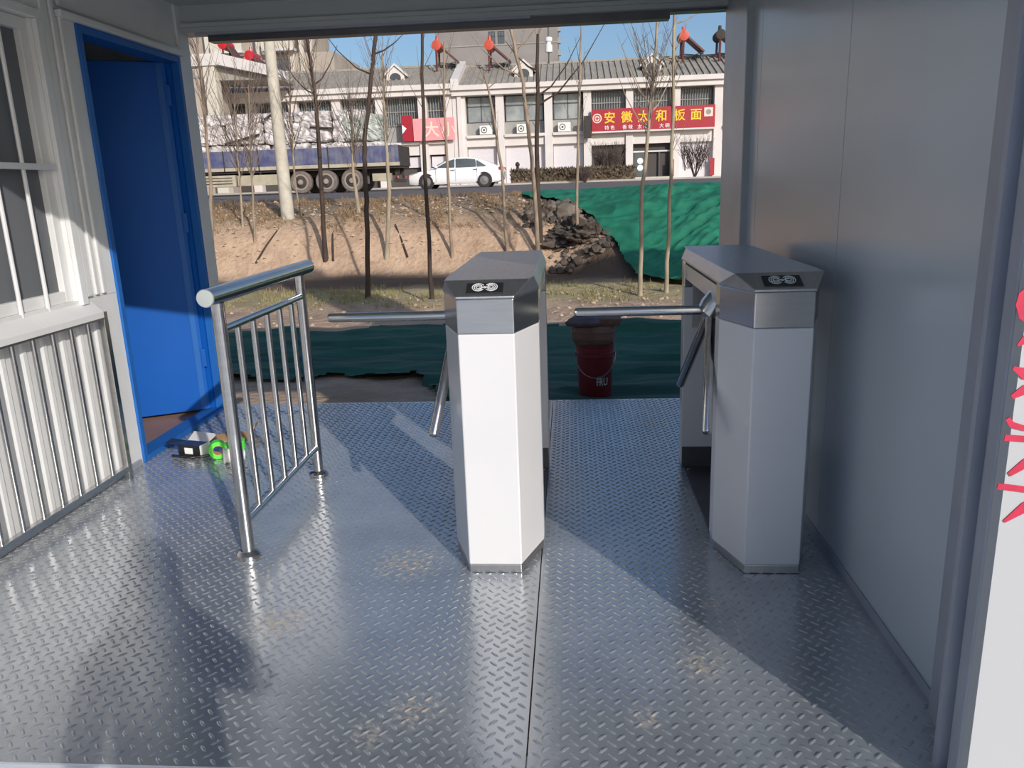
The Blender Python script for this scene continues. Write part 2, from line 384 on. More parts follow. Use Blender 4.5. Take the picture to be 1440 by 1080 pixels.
# front wall to the right of the entrance: the white board with red writing
wf = empty('wall_front', kind='structure')
box('front_panel', (.803,1.43,-.14), (6.4,1.4615,ZC+.12), 'board', wf)
def strokes(pts_list, name='red_lettering'):
    mb = MB()
    for pts, wd in pts_list:
        n = len(pts); L_ = []; R_ = []
        for i, p in enumerate(pts):
            d = Vector(pts[min(i+1,n-1)])-Vector(pts[max(i-1,0)]); d.normalize(); nrm = Vector((-d.y, d.x))
            ww = wd[i] if isinstance(wd, (list,tuple)) else wd
            L_.append((p[0]+nrm.x*ww/2, p[1]+nrm.y*ww/2)); R_.append((p[0]-nrm.x*ww/2, p[1]-nrm.y*ww/2))
        for i in range(n-1):
            q = [L_[i], L_[i+1], R_[i+1], R_[i]]
            mb.loft([[(x, 1.4295, z) for x, z in q], [(x, 1.4275, z) for x, z in q]])
    return mb.build(name, 'red_paint', wf)
STROKES = [([(0.8001, 1.0921), (0.7914, 1.0848), (0.7888, 1.0672), (0.7961, 1.0467), (0.8106, 1.0362)], 0.0133), ([(0.7941, 0.9928), (0.805, 1.0029), (0.8276, 1.0154)], [0.0044, 0.0148, 0.0148]), ([(0.7916, 0.9523), (0.8125, 0.9414), (0.8504, 0.9316)], [0.0059, 0.0207, 0.0178]), ([(0.7956, 0.8978), (0.8162, 0.9109), (0.8511, 0.9263)], [0.0089, 0.0178, 0.0148]), ([(0.7929, 0.8573), (0.8018, 0.8449), (0.8251, 0.8378), (0.8621, 0.8401)], [0.0089, 0.0118, 0.0104, 0.0074]), ([(0.7922, 0.8203), (0.8276, 0.8172), (0.903, 0.8123)], 0.0118), ([(0.8083, 0.7477), (0.8336, 0.7686), (0.8737, 0.7989)], [0.0089, 0.0178, 0.0178]), ([(0.7905, 0.7251), (0.8398, 0.7178), (0.9303, 0.7031)], 0.0118), ([(0.8104, 0.6531), (0.8441, 0.682), (0.9035, 0.7146)], [0.0059, 0.0207, 0.0207])]
for s_ in STROKES: strokes([s_])

rr = empty('wall_right_room', kind='structure')
box('room_wall', (6.32,1.462,-.14), (6.4,4.76,ZC), 'wall_white', rr)
box('room_wall', (.991,4.69,-.14), (6.319,4.76,ZC), 'wall_white', rr)
box('room_floor', (.991,1.463,-.14), (6.319,4.689,-.06), 'grey_steel', rr)
# back header beam over the rear opening, left rear post
wb = empty('wall_back', kind='structure')
box('header_beam', (XL-.1, 4.62, 2.20), (XR+.1, 4.76, ZC+.1), 'ceil', wb)
box('header_lip', (XL-.1, 4.60, 2.225), (XR, 4.64, 2.245), 'ceil', wb)
box('shutter_channel', (-2.04, 4.66, 2.155), (.56, 4.74, 2.20), 'dark_steel', wb)
box('shutter_channel', (.56, 4.66, 2.187), (XR, 4.74, 2.20), 'dark_steel', wb)
box('header_rail', (-2.10, 4.625, 2.187), (-.2, 4.655, 2.20), 'alu', wb)
ce = empty('ceiling', kind='structure')
for i in range(4):
    a = XL-.06+i*(XR-XL+.12)/4
    box('ceiling_panel', (a, 1.46, ZC), (a+(XR-XL+.12)/4-.004, 4.74, ZC+.06), 'ceil', ce)
box('roof_sheet', (XL-2.0, 1.45, ZC+.061), (6.42, 4.75, ZC+.09), 'grey_steel', ce)
box('front_fascia', (XL-.1, 1.45, 2.185), (.80, 1.50, ZC+.06), 'white_paint', ce)

# left wall with window and door openings
wl = empty('wall_left', kind='structure')
WY0, WY1, WZ0, WZ1 = 1.75, 3.30, .87, 2.03
DY0, DY1, DZ = 3.60, 4.555, 2.065
T = .08
def lw(name, y0, y1, z0, z1, m='wall_white', x0=XL-T, x1=XL): return box(name, (x0, y0, z0), (x1, y1, z1), m, wl)
lw('wall_panel', 1.46, DY0-.001, -.14, WZ0-.001)
lw('wall_panel', 1.46, WY0-.001, WZ0, ZC)
lw('wall_panel', WY1+.001, DY0-.001, WZ0, ZC)
lw('wall_panel', WY0, WY1, WZ1+.001, ZC)
lw('wall_panel', DY0, DY1, DZ+.001, ZC)
lw('door_threshold', DY0, DY1, -.14, -.007, 'grey_steel')
# vertical ribs of the profiled sheet
for y in [1.52+.125*i for i in range(17)]:
    if y < DY0-.12: MB().loft([[(XL, y-.022, .01),(XL+.007, y-.010, .01),(XL+.007, y+.010, .01),(XL, y+.022, .01)],[(XL, y-.022, .78),(XL+.007, y-.010, .78),(XL+.007, y+.010, .78),(XL, y+.022, .78)]]).build('sheet_rib', 'wall_white', wl)
for y, wd in ((3.375,.02),(3.435,.012),(3.49,.012)):
    box('sheet_rib', (XL, y-wd, .88), (XL+.014, y+wd, 2.30), 'wall_white', wl, .004)
t3 = empty('trim_3', kind='structure')
MB().prism([(XL-.1,4.556),(XL+.012,4.556),(XL+.012,4.69),(XL-.1,4.69)], -.14, ZC).build('corner_post', 'wall_white', t3, .006)
t4 = empty('trim_4', kind='structure')
box('base_strip', (XL+.001, 1.5, .001), (XL+.014, DY0-.03, .03), 'alu', t4)
t5 = empty('trim_5', kind='structure')
box('head_casing', (XL, 3.46, 2.066), (XL+.035, 4.555, 2.095), 'wall_white', t5, .004)
box('head_drip', (XL, 3.44, 2.096), (XL+.02, 4.555, 2.11), 'grey_steel', t5)

win = empty('window_1', kind='structure')
gx = XL-.05
for a, b, n_ in (((XL-.07, WY0, WZ0), (XL-.02, WY0+.05, WZ1), 'window_frame'), ((XL-.07, WY1-.05, WZ0), (XL-.02, WY1, WZ1), 'window_frame'),
                 ((XL-.07, WY0+.05, WZ0), (XL-.02, WY1-.05, WZ0+.05), 'window_frame'), ((XL-.07, WY0+.05, WZ1-.05), (XL-.02, WY1-.05, WZ1), 'window_frame'),
                 ((XL-.065, 2.50, WZ0+.05), (XL-.025, 2.55, WZ1-.05), 'mullion')):
    box(n_, a, b, 'wall_white', win, .003)
for a, b in ((WY0+.05, 2.50), (2.55, WY1-.05)):
    box('pane', (gx-.003, a, WZ0+.05), (gx+.003, b, WZ1-.05), 'glass', win)
mb = MB(); n_ = 60
for i in range(n_):
    y0, y1 = WY0+(WY1-WY0)*i/n_, WY0+(WY1-WY0)*(i+1)/n_
    x0, x1 = XL-.16+.012*math.sin(i*1.3), XL-.16+.012*math.sin((i+1)*1.3)
    mb.poly([(x0,y0,.8),(x1,y1,.8),(x1,y1,2.1),(x0,y0,2.1)], [(0,1,2,3)], True)
mb.build('curtain', 'curtain', win)
for y0, y1, z0, z1 in ((WY0-.04,WY1+.045,WZ1,WZ1+.04),(WY1,WY1+.045,WZ0-.02,WZ1),(WY0-.04,WY0,WZ0-.02,WZ1)):
    box('casing', (XL, y0, z0), (XL+.022, y1, z1), 'wall_white', win, .004)
for y in [WY0+.03+.165*i for i in range(10)]:
    if y < WY1-.04: MB().tube([(XL-.005,y,WZ0-.045),(XL-.005,y,WZ1)], .0085, 8).build('window_bar', 'white_paint', win)
box('cross_bar', (XL-.018, WY0-.01, 1.43), (XL-.002+.012, WY1+.012, 1.455), 'white_paint', win, .002)
MB().poly([(XL-.02,1.52,.87),(XL+.07,1.52,.81),(XL+.07,3.36,.81),(XL-.02,3.40,.87),(XL-.02,1.52,.845),(XL+.07,1.52,.785),(XL+.07,3.36,.785),(XL-.02,3.40,.845)],
   [(0,1,2,3),(4,7,6,5),(1,5,6,2),(0,3,7,4),(0,4,5,1),(3,2,6,7)]).build('window_sill', 'wall_white', win)

dr = empty('door_1', kind='structure')
for a, b in (((XL-.1, DY0, 0), (XL+.012, DY0+.035, DZ)), ((XL-.1, DY1-.03, 0), (XL+.012, DY1-.001, DZ)), ((XL-.1, DY0+.035, DZ-.035), (XL+.012, DY1-.03, DZ)),
             ((XL-.1, DY0+.035, 0), (XL+.012, DY1-.03, .028))):
    box('door_frame', a, b, 'blue_frame', dr, .003)
box('door_stop', (XL-.075, DY1-.05, .03), (XL-.03, DY1-.031, DZ-.036), 'blue_door', dr)
# the leaf stands ajar into the guard room
leaf = MB(); ha = Vector((-2.228,4.481,0)); dd = Vector((-.361,-.182,0)).normalized(); nn = Vector((-dd.y, dd.x, 0))
def leafbox(u0, u1, v0, v1, z0, z1, name, m, par=None, bev=0.):
    q = [ha+dd*u+nn*v for u, v in ((u0,v0),(u1,v0),(u1,v1),(u0,v1))]
    return MB().loft([[(p.x,p.y,z0) for p in q],[(p.x,p.y,z1) for p in q]]).build(name, m, par, bev)
lf = leafbox(0, .87, -.04, 0, .032, 2.03, 'door_leaf', 'blue_door', dr, .003)
side = 1
leafbox(.02,.05,.001,.006,.04,2.02,'edge_bead','blue_frame',lf)
for z in (.3,1.1,1.8): leafbox(-.012,.012,-.012,.014,z,z+.11,'hinge','blue_door',lf)
leafbox(.76,.80,.001,.02,.93,1.09,'door_handle','ss',lf)
# guard room floor and walls behind the door and the window
gr = empty('floor_guard_room', kind='structure')
box('floor_board', (XL-1.6, 1.5, -.06), (XL-.101, 4.7, .012), 'ply', gr)
wg = empty('wall_guard_room', kind='structure')
box('room_wall', (XL-1.66, 1.46, -.06), (XL-1.6, 4.76, ZC), 'wall_white', wg)
box('room_wall', (XL-1.6, 4.70, -.06), (XL-.101, 4.76, ZC), 'wall_white', wg)
box('room_wall', (XL-1.6, 1.46, -.06), (XL-T-.001, 1.50, ZC), 'wall_white', wg)
box('room_ceiling', (XL-1.6, 1.5, ZC-.05), (XL-T-.001, 4.69, ZC), 'wall_white', wg)

# ================================================================== THINGS: turnstiles
def make_turnstile():
    root = empty('tripod_turnstile', (0,0,0))
    def hexa(s=1., y0=0., flip=False):
        o = [(-.091*s,0),(.091*s,0),(.162*s,.2),(.162*s,.27),(-.162*s,.27),(-.162*s,.2)]
        return [(x, 1.3-y) for x, y in o][::-1] if flip else o
    for fl_ in (False, True):
        p = MB().prism(hexa(1., 0, fl_), .03, .84).build('rear_pedestal' if fl_ else 'front_pedestal', 'white_paint', root, .004)
        MB().prism(hexa(1.0, 0, fl_), .8402, .953).build('steel_band', 'ss_band', root, .003)
        MB().prism(hexa(.985, 0, fl_), .0, .0298).build('base_skirt', 'ss_dark', root, .002)
        yi = 1.3-.27 if fl_ else .27; s = -1 if fl_ else 1
        box('inner_plate', (-.125, yi, .66), (.125, yi+s*.004, .90), 'ss_dark', p)
        if fl_:
            box('kick_plate', (-.158, yi-.006, .001), (.158, yi, .10), 'dark_steel', p)
            for k in range(3): box('vent_slot', (-.07, yi-.0015, .20+.03*k), (-.02, yi+.002, .208+.03*k), 'black', p)
            MB().lathe([(.008,0),(.008,.01),(.004,.014)], (.0,yi-.0145,.60), 'y', 10).build('lock_knob', 'ss', p)
    bot = [(-.094,-.003),(.094,-.003),(.166,.2),(.166,1.1),(.094,1.303),(-.094,1.303),(-.166,1.1),(-.166,.2)]
    top = [(-.142,.088),(.142,.088),(.148,.2),(.148,1.1),(.142,1.212),(-.142,1.212),(-.148,1.1),(-.148,.2)]
    MB().loft([[(x,y,.9535) for x,y in bot],[(x,y,.962) for x,y in bot],[(x,y,1.005) for x,y in top]]).build('lid', 'ss_dark', root, .003)
    for s in (-1,1):
        MB().poly([(s*.160,.27,.943),(s*.160,1.03,.943),(s*.152,1.03,.875),(s*.152,.27,.875),(s*.121,.27,.943),(s*.121,1.03,.943),(s*.121,1.03,.875),(s*.121,.27,.875)],
            [(0,1,2,3),(4,7,6,5),(0,4,5,1),(3,2,6,7),(0,3,7,4),(1,5,6,2)]).build('bridge_rail', 'white_paint', root)
    box('bridge_tray', (-.1195,.271,.90), (.1195,1.029,.9525), 'dark_steel', root)
    box('drive_housing', (-.10,.33,.74), (.10,.55,.8995), 'dark_steel', root, .006)
    # slanted reader face
    f0 = Vector((0,-.003,.962)); f1 = Vector((0,.088,1.005)); dv = (f1-f0).normalized(); nn_ = Vector((0,-dv.z,dv.y))
    def onface(u, v, h): 
        q = f0+dv*v+nn_*h; return (u, q.y, q.z)
    c0 = .05
    rp = MB().loft([[onface(u,v,.0003) for u,v in ((-.062,c0-.034),(.058,c0-.034),(.058,c0+.028),(-.062,c0+.028))],[onface(u,v,.003) for u,v in ((-.06,c0-.032),(.056,c0-.032),(.056,c0+.026),(-.06,c0+.026))]]).build('reader_panel', 'black', root)
    sy_ = MB()
    def band_(pts, w_=.0028):
        for (a, b) in zip(pts, pts[1:]):
            A, B = Vector(a), Vector(b); d = (B-A).normalized(); n2 = Vector((-d.y, d.x))*w_/2
            A2, B2 = A-d*w_*.3, B+d*w_*.3
            q = [A2+n2, B2+n2, B2-n2, A2-n2]
            sy_.loft([[onface(p.x,p.y,.0031) for p in q],[onface(p.x,p.y,.0042) for p in q]])
    for s in (-1,1):
        for r_ in (.0065,.0125,.0185):
            pts = []
            for k in range(13):
                t = R(35+290*k/12); pts.append((s*.021-s*-1*0+s*r_*-math.cos(t)*1.05-.002, c0+r_*1.15*math.sin(t)))
            band_(pts)
    band_([(-.016,c0+.006),(-.002,c0-.005),(.012,c0+.006)]); band_([(-.016,c0-.006),(-.002,c0+.004),(.012,c0-.006)])
    sy_.build('reader_symbol', 'sym', rp)
    # tripod
    hc = Vector((-.150,.43,.835)); ax = Vector((-math.cos(R(50)),0,-math.sin(R(50)))); e1 = Vector((-math.sin(R(50)),0,math.cos(R(50)))); e2 = Vector((0,1,0))
    h = MB(); h.tube([hc-ax*.075, hc-ax*.01, hc+ax*.022, hc+ax*.034], [.05,.05,.042,.02], 20)
    hub = h.build('hub', 'ss', root)
    for k in range(3):
        d = ax*math.cos(R(50))+(e1*math.cos(k*2.0944)+e2*math.sin(k*2.0944))*math.sin(R(50)); d.normalize(); a = hc+ax*.0
        MB().tube([a+d*.03, a+d*.49, a+d*.497, a+d*.499], [.018,.018,.015,.001], 16).build('arm', 'ss', root)
    box('base_plate', (-.15,.27,.0), (.15,1.03,.006), 'dark_steel', root)
    for x, y in ((-.13,.33),(.13,.33),(-.13,.97),(.13,.97)): MB().lathe([(.012,.006),(.012,.014),(.006,.016)], (x,y,0), 'z', 6).build('anchor_bolt', 'ss', root)
    return root
ts = make_turnstile(); ts.location = (-.274, 2.452, .0016)
tag(ts, 'sunlit white tripod turnstile in the middle of the platform, left of the two', 'turnstile', 'tripod turnstiles')
ts2 = copy_tree(ts); ts2.location = (.66, 2.452, .0016)
tag(ts2, 'shaded white tripod turnstile close beside the grey right wall', 'turnstile')

# ================================================================== THINGS: railings
rl = empty('handrail_fence', (-1.206,2.99,0.0016), label='free-standing stainless steel railing with round handrail beside the blue door', cat='railing')
py = (-.416,.42)
for y in py:
    p = MB().tube([(0,y,.004),(0,y,.945)], .0225, 20).build('post', 'ss', rl)
    MB().lathe([(.045,0),(.045,.012),(.034,.024),(.0226,.026)], (0,y,0), 'z', 24).build('post_flange', 'ss', p)
hr = MB().tube([(0,-.50,.972),(0,.545,.972)], .031, 24, ).build('handrail', 'ss', rl)
MB().lathe([(.029,0),(.028,-.004),(.012,-.006)], (0,-.5005,.972), 'y', 24).build('end_cap', 'cap', hr)
for z in (.85,.135): MB().tube([(0,py[0]+.02,z),(0,py[1]-.02,z)], .015, 14).build('cross_rail', 'ss', rl)
for k in range(5):
    y = py[0]+(py[1]-py[0])*(k+1)/6
    MB().tube([(0,y,.148),(0,y,.837)], .0115, 14).build('baluster', 'ss', rl)
wrl = empty('wall_railing', (XL+.055,2.5,0.0), label='flat stainless bar railing panel standing against the white left wall below the window', cat='railing')
ya, yb = -.95, .872
MB().box((-.014,ya,.775),(.014,yb,.803)).build('top_rail', 'ss', wrl, .003)
MB().box((-.014,ya,.042),(.014,yb,.07)).build('bottom_rail', 'ss', wrl, .003)
for y in (ya, yb): MB().box((-.015,y-.015,.0),(.015,y+.015,.81)).build('end_post', 'ss', wrl, .003)
for k in range(1,15):
    y = ya+(yb-ya)*k/15; MB().tube([(0,y,.07),(0,y,.775)], .010, 12).build('baluster', 'ss', wrl)

# ================================================================== THINGS: small items by the door
bx = empty('device_box', (-1.955,3.70,.0016), R(-14), label='small black and white packaging box lying open by the blue door sill', cat='box')
MB().box((-.075,-.03,.0),(.06,.045,.062)).build('carton', 'black', bx, .002)
box('white_side', (.0602,-.03,.0), (.0625,.045,.066), 'plastic', bx)
box('white_label', (-.035,-.0315,.018), (.015,-.0301,.05), 'sym', bx)
MB().poly([(-.075,.045,.062),(-.075,-.03,.062),(-.175,-.02,.058),(-.18,.05,.066)], [(0,1,2,3)]).build('open_flap', 'black', bx)
MB().poly([(.06,.046,.064),(-.075,.046,.064),(-.10,.13,.085),(.05,.13,.08)], [(0,1,2,3)]).build('inner_flap', 'plastic', bx)
MB().tube([(-.10,-.05,.008),(-.04,-.055,.012),(.03,-.05,.008),(.07,-.035,.012),(.10,0,.010)], .007, 8).build('carry_strap', 'black', bx)
def tape(loc, tilt, label):
    r = empty('tape_roll', loc, 0, label, 'tape', 'green tape rolls by the door')
    r.rotation_euler = tilt
    MB().lathe([(.026,-.024),(.045,-.024),(.045,.024),(.026,.024),(.026,-.024)], (0,0,0), 'z', 24).build('tape_winding', 'green_tape', r)
    MB().lathe([(.0235,-.0245),(.0258,-.0245),(.0258,.0245),(.0235,.0245),(.0235,-.0245)], (0,0,0), 'z', 20).build('cardboard_core', 'card', r)
    return r
tape((-1.81,3.66,.048), (R(90),0,R(25)), 'bright green tape roll standing on edge, nearer of two by the door')
tape((-1.775,3.80,.027), (0,0,0), 'bright green tape roll lying flat, farther of two behind the white cup')
cp = empty('plastic_cup', (-1.70,3.60,.036), R(20), 'crumpled white plastic cup lying on the plate floor beside green tape', 'cup')
cp.rotation_euler = (R(84),0,R(-60))
MB().lathe([(.026,-.05),(.034,.0),(.037,.045),(.039,.047),(.036,.045),(.033,0),(.024,-.047)], (0,0,0), 'z', 18).build('cup_wall', 'plastic', cp)
MB().lathe([(.040,.044),(.041,.049),(.038,.051)], (0,0,0), 'z', 18).build('cup_rim', 'sym', cp)
cd = empty('cardboard_sheet', (-1.93,3.98,.0016), R(16), 'folded brown cardboard sheet on the floor behind the green tape', 'cardboard')
MB().poly([(-.13,-.06,0),(.14,-.07,0),(.15,.07,0),(-.12,.08,0),(-.13,-.06,.004),(.14,-.07,.004),(.15,.07,.004),(-.12,.08,.004)],[(0,3,2,1),(4,5,6,7),(0,1,5,4),(1,2,6,5),(2,3,7,6),(3,0,4,7)]).build('flat_flap', 'card', cd)
MB().poly([(.14,-.07,.004),(.15,.07,.004),(.19,.08,.07),(.18,-.07,.075),(.145,-.07,.004),(.155,.07,.004),(.195,.08,.07),(.185,-.07,.075)],[(0,1,2,3),(4,7,6,5),(0,3,7,4),(1,5,6,2),(2,6,7,3)]).build('raised_flap', 'card', cd)

# ================================================================== THINGS: behind the platform
def net(name, xs, ys, edge, lift, wr, m, label):
    pts = {}; mb = MB(); nx = len(xs)
    V = []; 
    for j, y in enumerate(ys):
        for i, x in enumerate(xs):
            V.append((x, y, H(x, y)+lift+wr(x, y)))
    F = []
    for j in range(len(ys)-1):
        for i in range(nx-1):
            cx, cy_ = (xs[i]+xs[i+1])/2, (ys[j]+ys[j+1])/2
            if edge(cx, cy_): F.append((j*nx+i, j*nx+i+1, (j+1)*nx+i+1, (j+1)*nx+i))
    mb.poly(V, F, True)
    o = mb.build(name, m); bm = bmesh.new(); bm.from_mesh(o.data)
    bmesh.ops.delete(bm, geom=[v for v in bm.verts if not v.link_faces], context='VERTS'); bm.to_mesh(o.data); bm.free()
    o.data.polygons.foreach_set('use_smooth', [True]*len(o.data.polygons))
    return tag(o, label, 'netting')
def ridged(x, y, a, b, s):
    v = abs(noise.noise(Vector((x*a, y*b, s))))
    return (1-v*2)
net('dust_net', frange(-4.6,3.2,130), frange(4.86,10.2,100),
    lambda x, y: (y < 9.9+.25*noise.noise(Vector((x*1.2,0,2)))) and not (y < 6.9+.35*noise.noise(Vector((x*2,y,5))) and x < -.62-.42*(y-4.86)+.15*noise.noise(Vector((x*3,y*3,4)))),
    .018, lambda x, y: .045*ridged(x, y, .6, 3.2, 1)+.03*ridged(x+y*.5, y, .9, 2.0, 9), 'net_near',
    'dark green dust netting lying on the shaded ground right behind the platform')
def rub_edge(x): return lerp_table([(-3,24),(-.95,19.6),(-.3,19.0),(.0,18.6),(.5,17.4),(.95,16.2),(1.05,15.4),(1.3,14.3),(2,13.9),(7,13.7)], x)
net('bank_net', frange(-1.2,7.5,330), frange(13.4,21.3,280),
    lambda x, y: y > rub_edge(x)+.2*noise.noise(Vector((x*3,y*2,4))),
    .05, lambda x, y: (.09*ridged(x*.8+y*.9, y*.4-x*.6, 1.3, .5, 1)*smooth(20.5,18.5,y)+.085*ridged(x*.75-y*.66, x*.66+y*.75, 3.4, .35, 9)*smooth(1.0,2.6,x)*smooth(19.8,18.2,y)+.03*ridged(x, y, 3, 2.5, 4)+.03*ridged(x*.3,y,1,3.2,6))*smooth(21.4,20,y), 'net',
    'bright green dust netting draped over the earth bank at the right')
pail = empty('paint_bucket', (.175,5.86,H(.175,5.86)-.015), label='dirty red plastic bucket behind the platform carrying a brown sack', cat='bucket')
MB().lathe([(.118,0),(.122,.01),(.138,.33),(.15,.335),(.15,.36),(.143,.365),(.143,.40),(.148,.405),(.148,.42),(.138,.42),(.132,.33),(.115,.02)], (0,0,0), 'z', 28).build('pail', 'pail', pail)
MB().tube([(-.15*math.cos(t)*1.03, -.15*math.sin(t)*.9-.02, .36-.16*math.sin(t)) for t in frange(0,math.pi,12)], .004, 6).build('bail_handle', 'ss', pail)
pail.scale = (1,1,1.12)
lab = MB().loft([[(.13*math.sin(a),-.1345*math.cos(a),z) for z in (.14,.21)] for a in frange(R(5),R(34),5)]+[], cap=False)
lab.build('paper_label', 'slate', pail)
text_mesh('label_lettering', 'FRU', .075, 'plastic', pail, (.048,-.137,.147), .001, (R(90),0,R(20)), .7)
def lump(name, m, parent, r, loc, seed, squash=(1,1,1), sub=2, amp=.25, fine=0):
    bm = bmesh.new(); bmesh.ops.create_icosphere(bm, subdivisions=sub, radius=1)
    for v in bm.verts:
        k = 1+amp*noise.noise(v.co*1.6+Vector((seed*3.1,seed*1.7,seed)))+amp*.5*noise.noise(v.co*3.7+Vector((seed,seed*2,7)))
        if fine: k += .16*noise.cell(v.co*6)+.10*noise.cell(v.co*11+Vector((3,1,2)))
        v.co = Vector((v.co.x*squash[0]*k*r, v.co.y*squash[1]*k*r, v.co.z*squash[2]*k*r))
    me = bpy.data.meshes.new(name); bm.to_mesh(me); bm.free(); me.materials.append(M[m])
    o = bpy.data.objects.new(name, me); COL.objects.link(o); o.location = loc
    if parent: o.parent = parent
    return o
zb = H(.175,5.86)-.015+.42*1.12
sk = empty('rubble_sack', (.165,5.86,zb), label='lumpy brown sack sitting on top of the red bucket', cat='sack')
q = MB().loft([[(x*s,y*s,z) for x,y in ((-.15,-.13),(.0,-.15),(.13,-.13),(.16,.0),(.13,.13),(-.12,.13),(-.16,0))] for s,z in ((.9,-.005),(1.05,.05),(1.08,.10),(1.0,.145))]).build('sack_body', 'sack', sk, .02)
for z in (.045,.098): MB().tube([(x*1.075,y*1.075,z) for x,y in ((-.15,-.13),(.0,-.15),(.13,-.13),(.16,.0),(.13,.13))], .006, 6).build('sack_fold', 'slate', sk)
st = MB().loft([[(x*s-.03,y*s,z) for x,y in ((-.16,-.10),(-.05,-.15),(.08,-.14),(.15,-.05),(.12,.1),(-.1,.13))] for s,z in ((.95,0),(1.05,.03),(.8,.058),(.45,.07))]).build('flat_stone', 'slate', None, .008, loc=(.145,5.84,zb+.1455))
tag(st, 'flat grey stone slab lying on top of the brown sack', 'stone')
st2 = MB().loft([[(x*s,y*s,z) for x,y in ((-.07,-.09),(.08,-.10),(.09,.08),(-.06,.09))] for s,z in ((.92,0),(1,.02),(1.06,.05),(.97,.053))]).build('brick_piece', 'sack', None, .004, loc=(.28,5.83,zb+.1455))
tag(st2, 'brown brick piece at the right edge of the sack on the bucket', 'brick')

# rubble heap on the bank
rb = empty('rubble_heap', (.1,17.3,0), label='heap of dark earth clods and broken stones spilling down the bank', cat='rubble')
random.seed(11); cnt = 0
while cnt < 260:
    px, py_ = random.uniform(-1.0,1.35), random.uniform(15.3,20.2)
    a, b = (px+.0)/1.0, (py_-17.4)
    top = rub_edge(px)+.15
    if py_ > top or py_ < 16.3-.5*smooth(-.2,1,px) + .5*abs(px): continue
    if py_ < 17.6 and px < -.45: continue
    r_ = random.choice((.04,.05,.06,.07,.09,.11,.14)) if py_ < 19.5 else .07
    z = H(px,py_)+.10*max(0,1-abs(px-.15))
    o = lump('earth_clod', 'rubble' if random.random() < .72 else 'rubble2', rb, r_, (px-.1, py_-17.3, z), cnt*1.3, (1,random.uniform(.7,1),random.uniform(.6,.9)), 1, .5)
    cnt += 1
lump('pale_slab', 'rubble2', rb, .28, (-.15,.55,H(-.05,17.85)+.14), 3.3, (1,.5,.7), 2, .35)
lump('heap_core', 'rubble', rb, .62, (.15,.2,H(.25,17.5)-.30), 5, (1.15,1.1,.62), 5, .5, 1)

# concrete pole
pz = H(-6.55,18.3)
cpz = empty('utility_pole', (-6.60,18.3,pz-.15), label='pale round concrete utility pole on the bank before the truck', cat='pole')
MB().tube([(0,0,0),(-.02,0,3.4),(-.02,0,8.5)], [.155,.125,.095], 18).build('pole_shaft', 'concrete', cpz)
for z in (7.6,8.1): box('cross_arm', (-.7,-.12,z), (.66,-.06,z+.07), 'grey_steel', cpz)
for x in (-.6,.55): MB().lathe([(.03,8.17),(.05,8.2),(.03,8.24),(.05,8.27),(.02,8.3)], (x,-.09,0), 'z', 10).build('insulator', 'plastic', cpz)

# ------------------------------------------------------------------ saplings
def sapling(pts, r0, r1, bark, label, branches=(), ntw=0, twh=(1.0,2.0), seed=0, name='sapling', tw_r=.008):
    rnd = random.Random(seed); pts = [Vector(p) for p in pts]
    base = Vector((pts[0].x, pts[0].y, H(pts[0].x, pts[0].y)-.06)); root = empty(name, base, 0, label, 'tree', 'bare saplings behind the platform')
    loc = [p-base for p in pts]; loc[0] = Vector((0,0,0)); n = len(loc)
    # resample with a slight wobble
    dense = []
    for i in range(n-1):
        for k in range(4):
            t = k/4; dense.append(loc[i].lerp(loc[i+1], t)+Vector((rnd.uniform(-.012,.012), rnd.uniform(-.012,.012), 0))*(1 if i+k else 0))
    dense.append(loc[-1]); m_ = len(dense)
    rad = [r0+(r1-r0)*i/(m_-1) for i in range(m_)]; rad[0] = r0*1.25
    MB().tube(dense, rad, 10).build('trunk', bark, root)
    def at(zf):
        i = min(int(zf*(m_-1)), m_-2); return dense[i].lerp(dense[i+1], zf*(m_-1)-i)
    for (zf, ang, ln, up) in branches:
        a = at(zf); d = Vector((math.cos(ang), math.sin(ang)*.6, 0))
        pp = [a, a+d*ln*.3+Vector((0,0,ln*up*.15)), a+d*ln*.65+Vector((0,0,ln*up*.5)), a+d*ln+Vector((0,0,ln*up))]
        MB().tube(pp, [r0*.38,r0*.28,r0*.2,r0*.09], 6).build('branch', bark, root)
        tw = MB()
    if ntw:
        tw = MB()
        for k in range(ntw):
            zf = rnd.uniform(.45,.99); a = at(zf); an = rnd.uniform(0,6.28); ln = rnd.uniform(*twh)*(1.15-zf*.5)
            d = Vector((math.cos(an)*.45, math.sin(an)*.45, 1)).normalized(); s = Vector((rnd.uniform(-.1,.1), rnd.uniform(-.1,.1), 0))
            q1 = a+d*ln*.5+s*.6; q2 = a+d*ln*Vector((1,1,1)).length/1.732+s+Vector((0,0,ln*.08))
            tw.tube([a, q1, q2], [tw_r, tw_r*.7, tw_r*.25], 4, False)
            for _ in range(2):
                t = rnd.uniform(.3,.9); b = a.lerp(q2, t); e = b+Vector((rnd.uniform(-.3,.3), rnd.uniform(-.3,.3), rnd.uniform(.1,.4)))*ln*.45
                tw.tube([b, e], [tw_r*.5, tw_r*.2], 3, False)
        tw.build('twig', 'twig', root, kind='stuff')
    return root
S = sapling
S([(-3.45,13,0),(-3.34,13,1.0),(-3.33,13,1.6),(-3.29,13,2.07),(-3.14,13,2.82),(-3.0,13,3.65),(-2.9,13,4.6)], .042,.028,'bark_dark','bent bare sapling with a thick dark trunk, between truck axles and car front',
  ((.72,R(150),1.0,.8),(.78,R(20),.55,.6),(.88,R(165),.8,.7),(.9,R(25),.5,.9)), 10, (.5,1.0), 1)
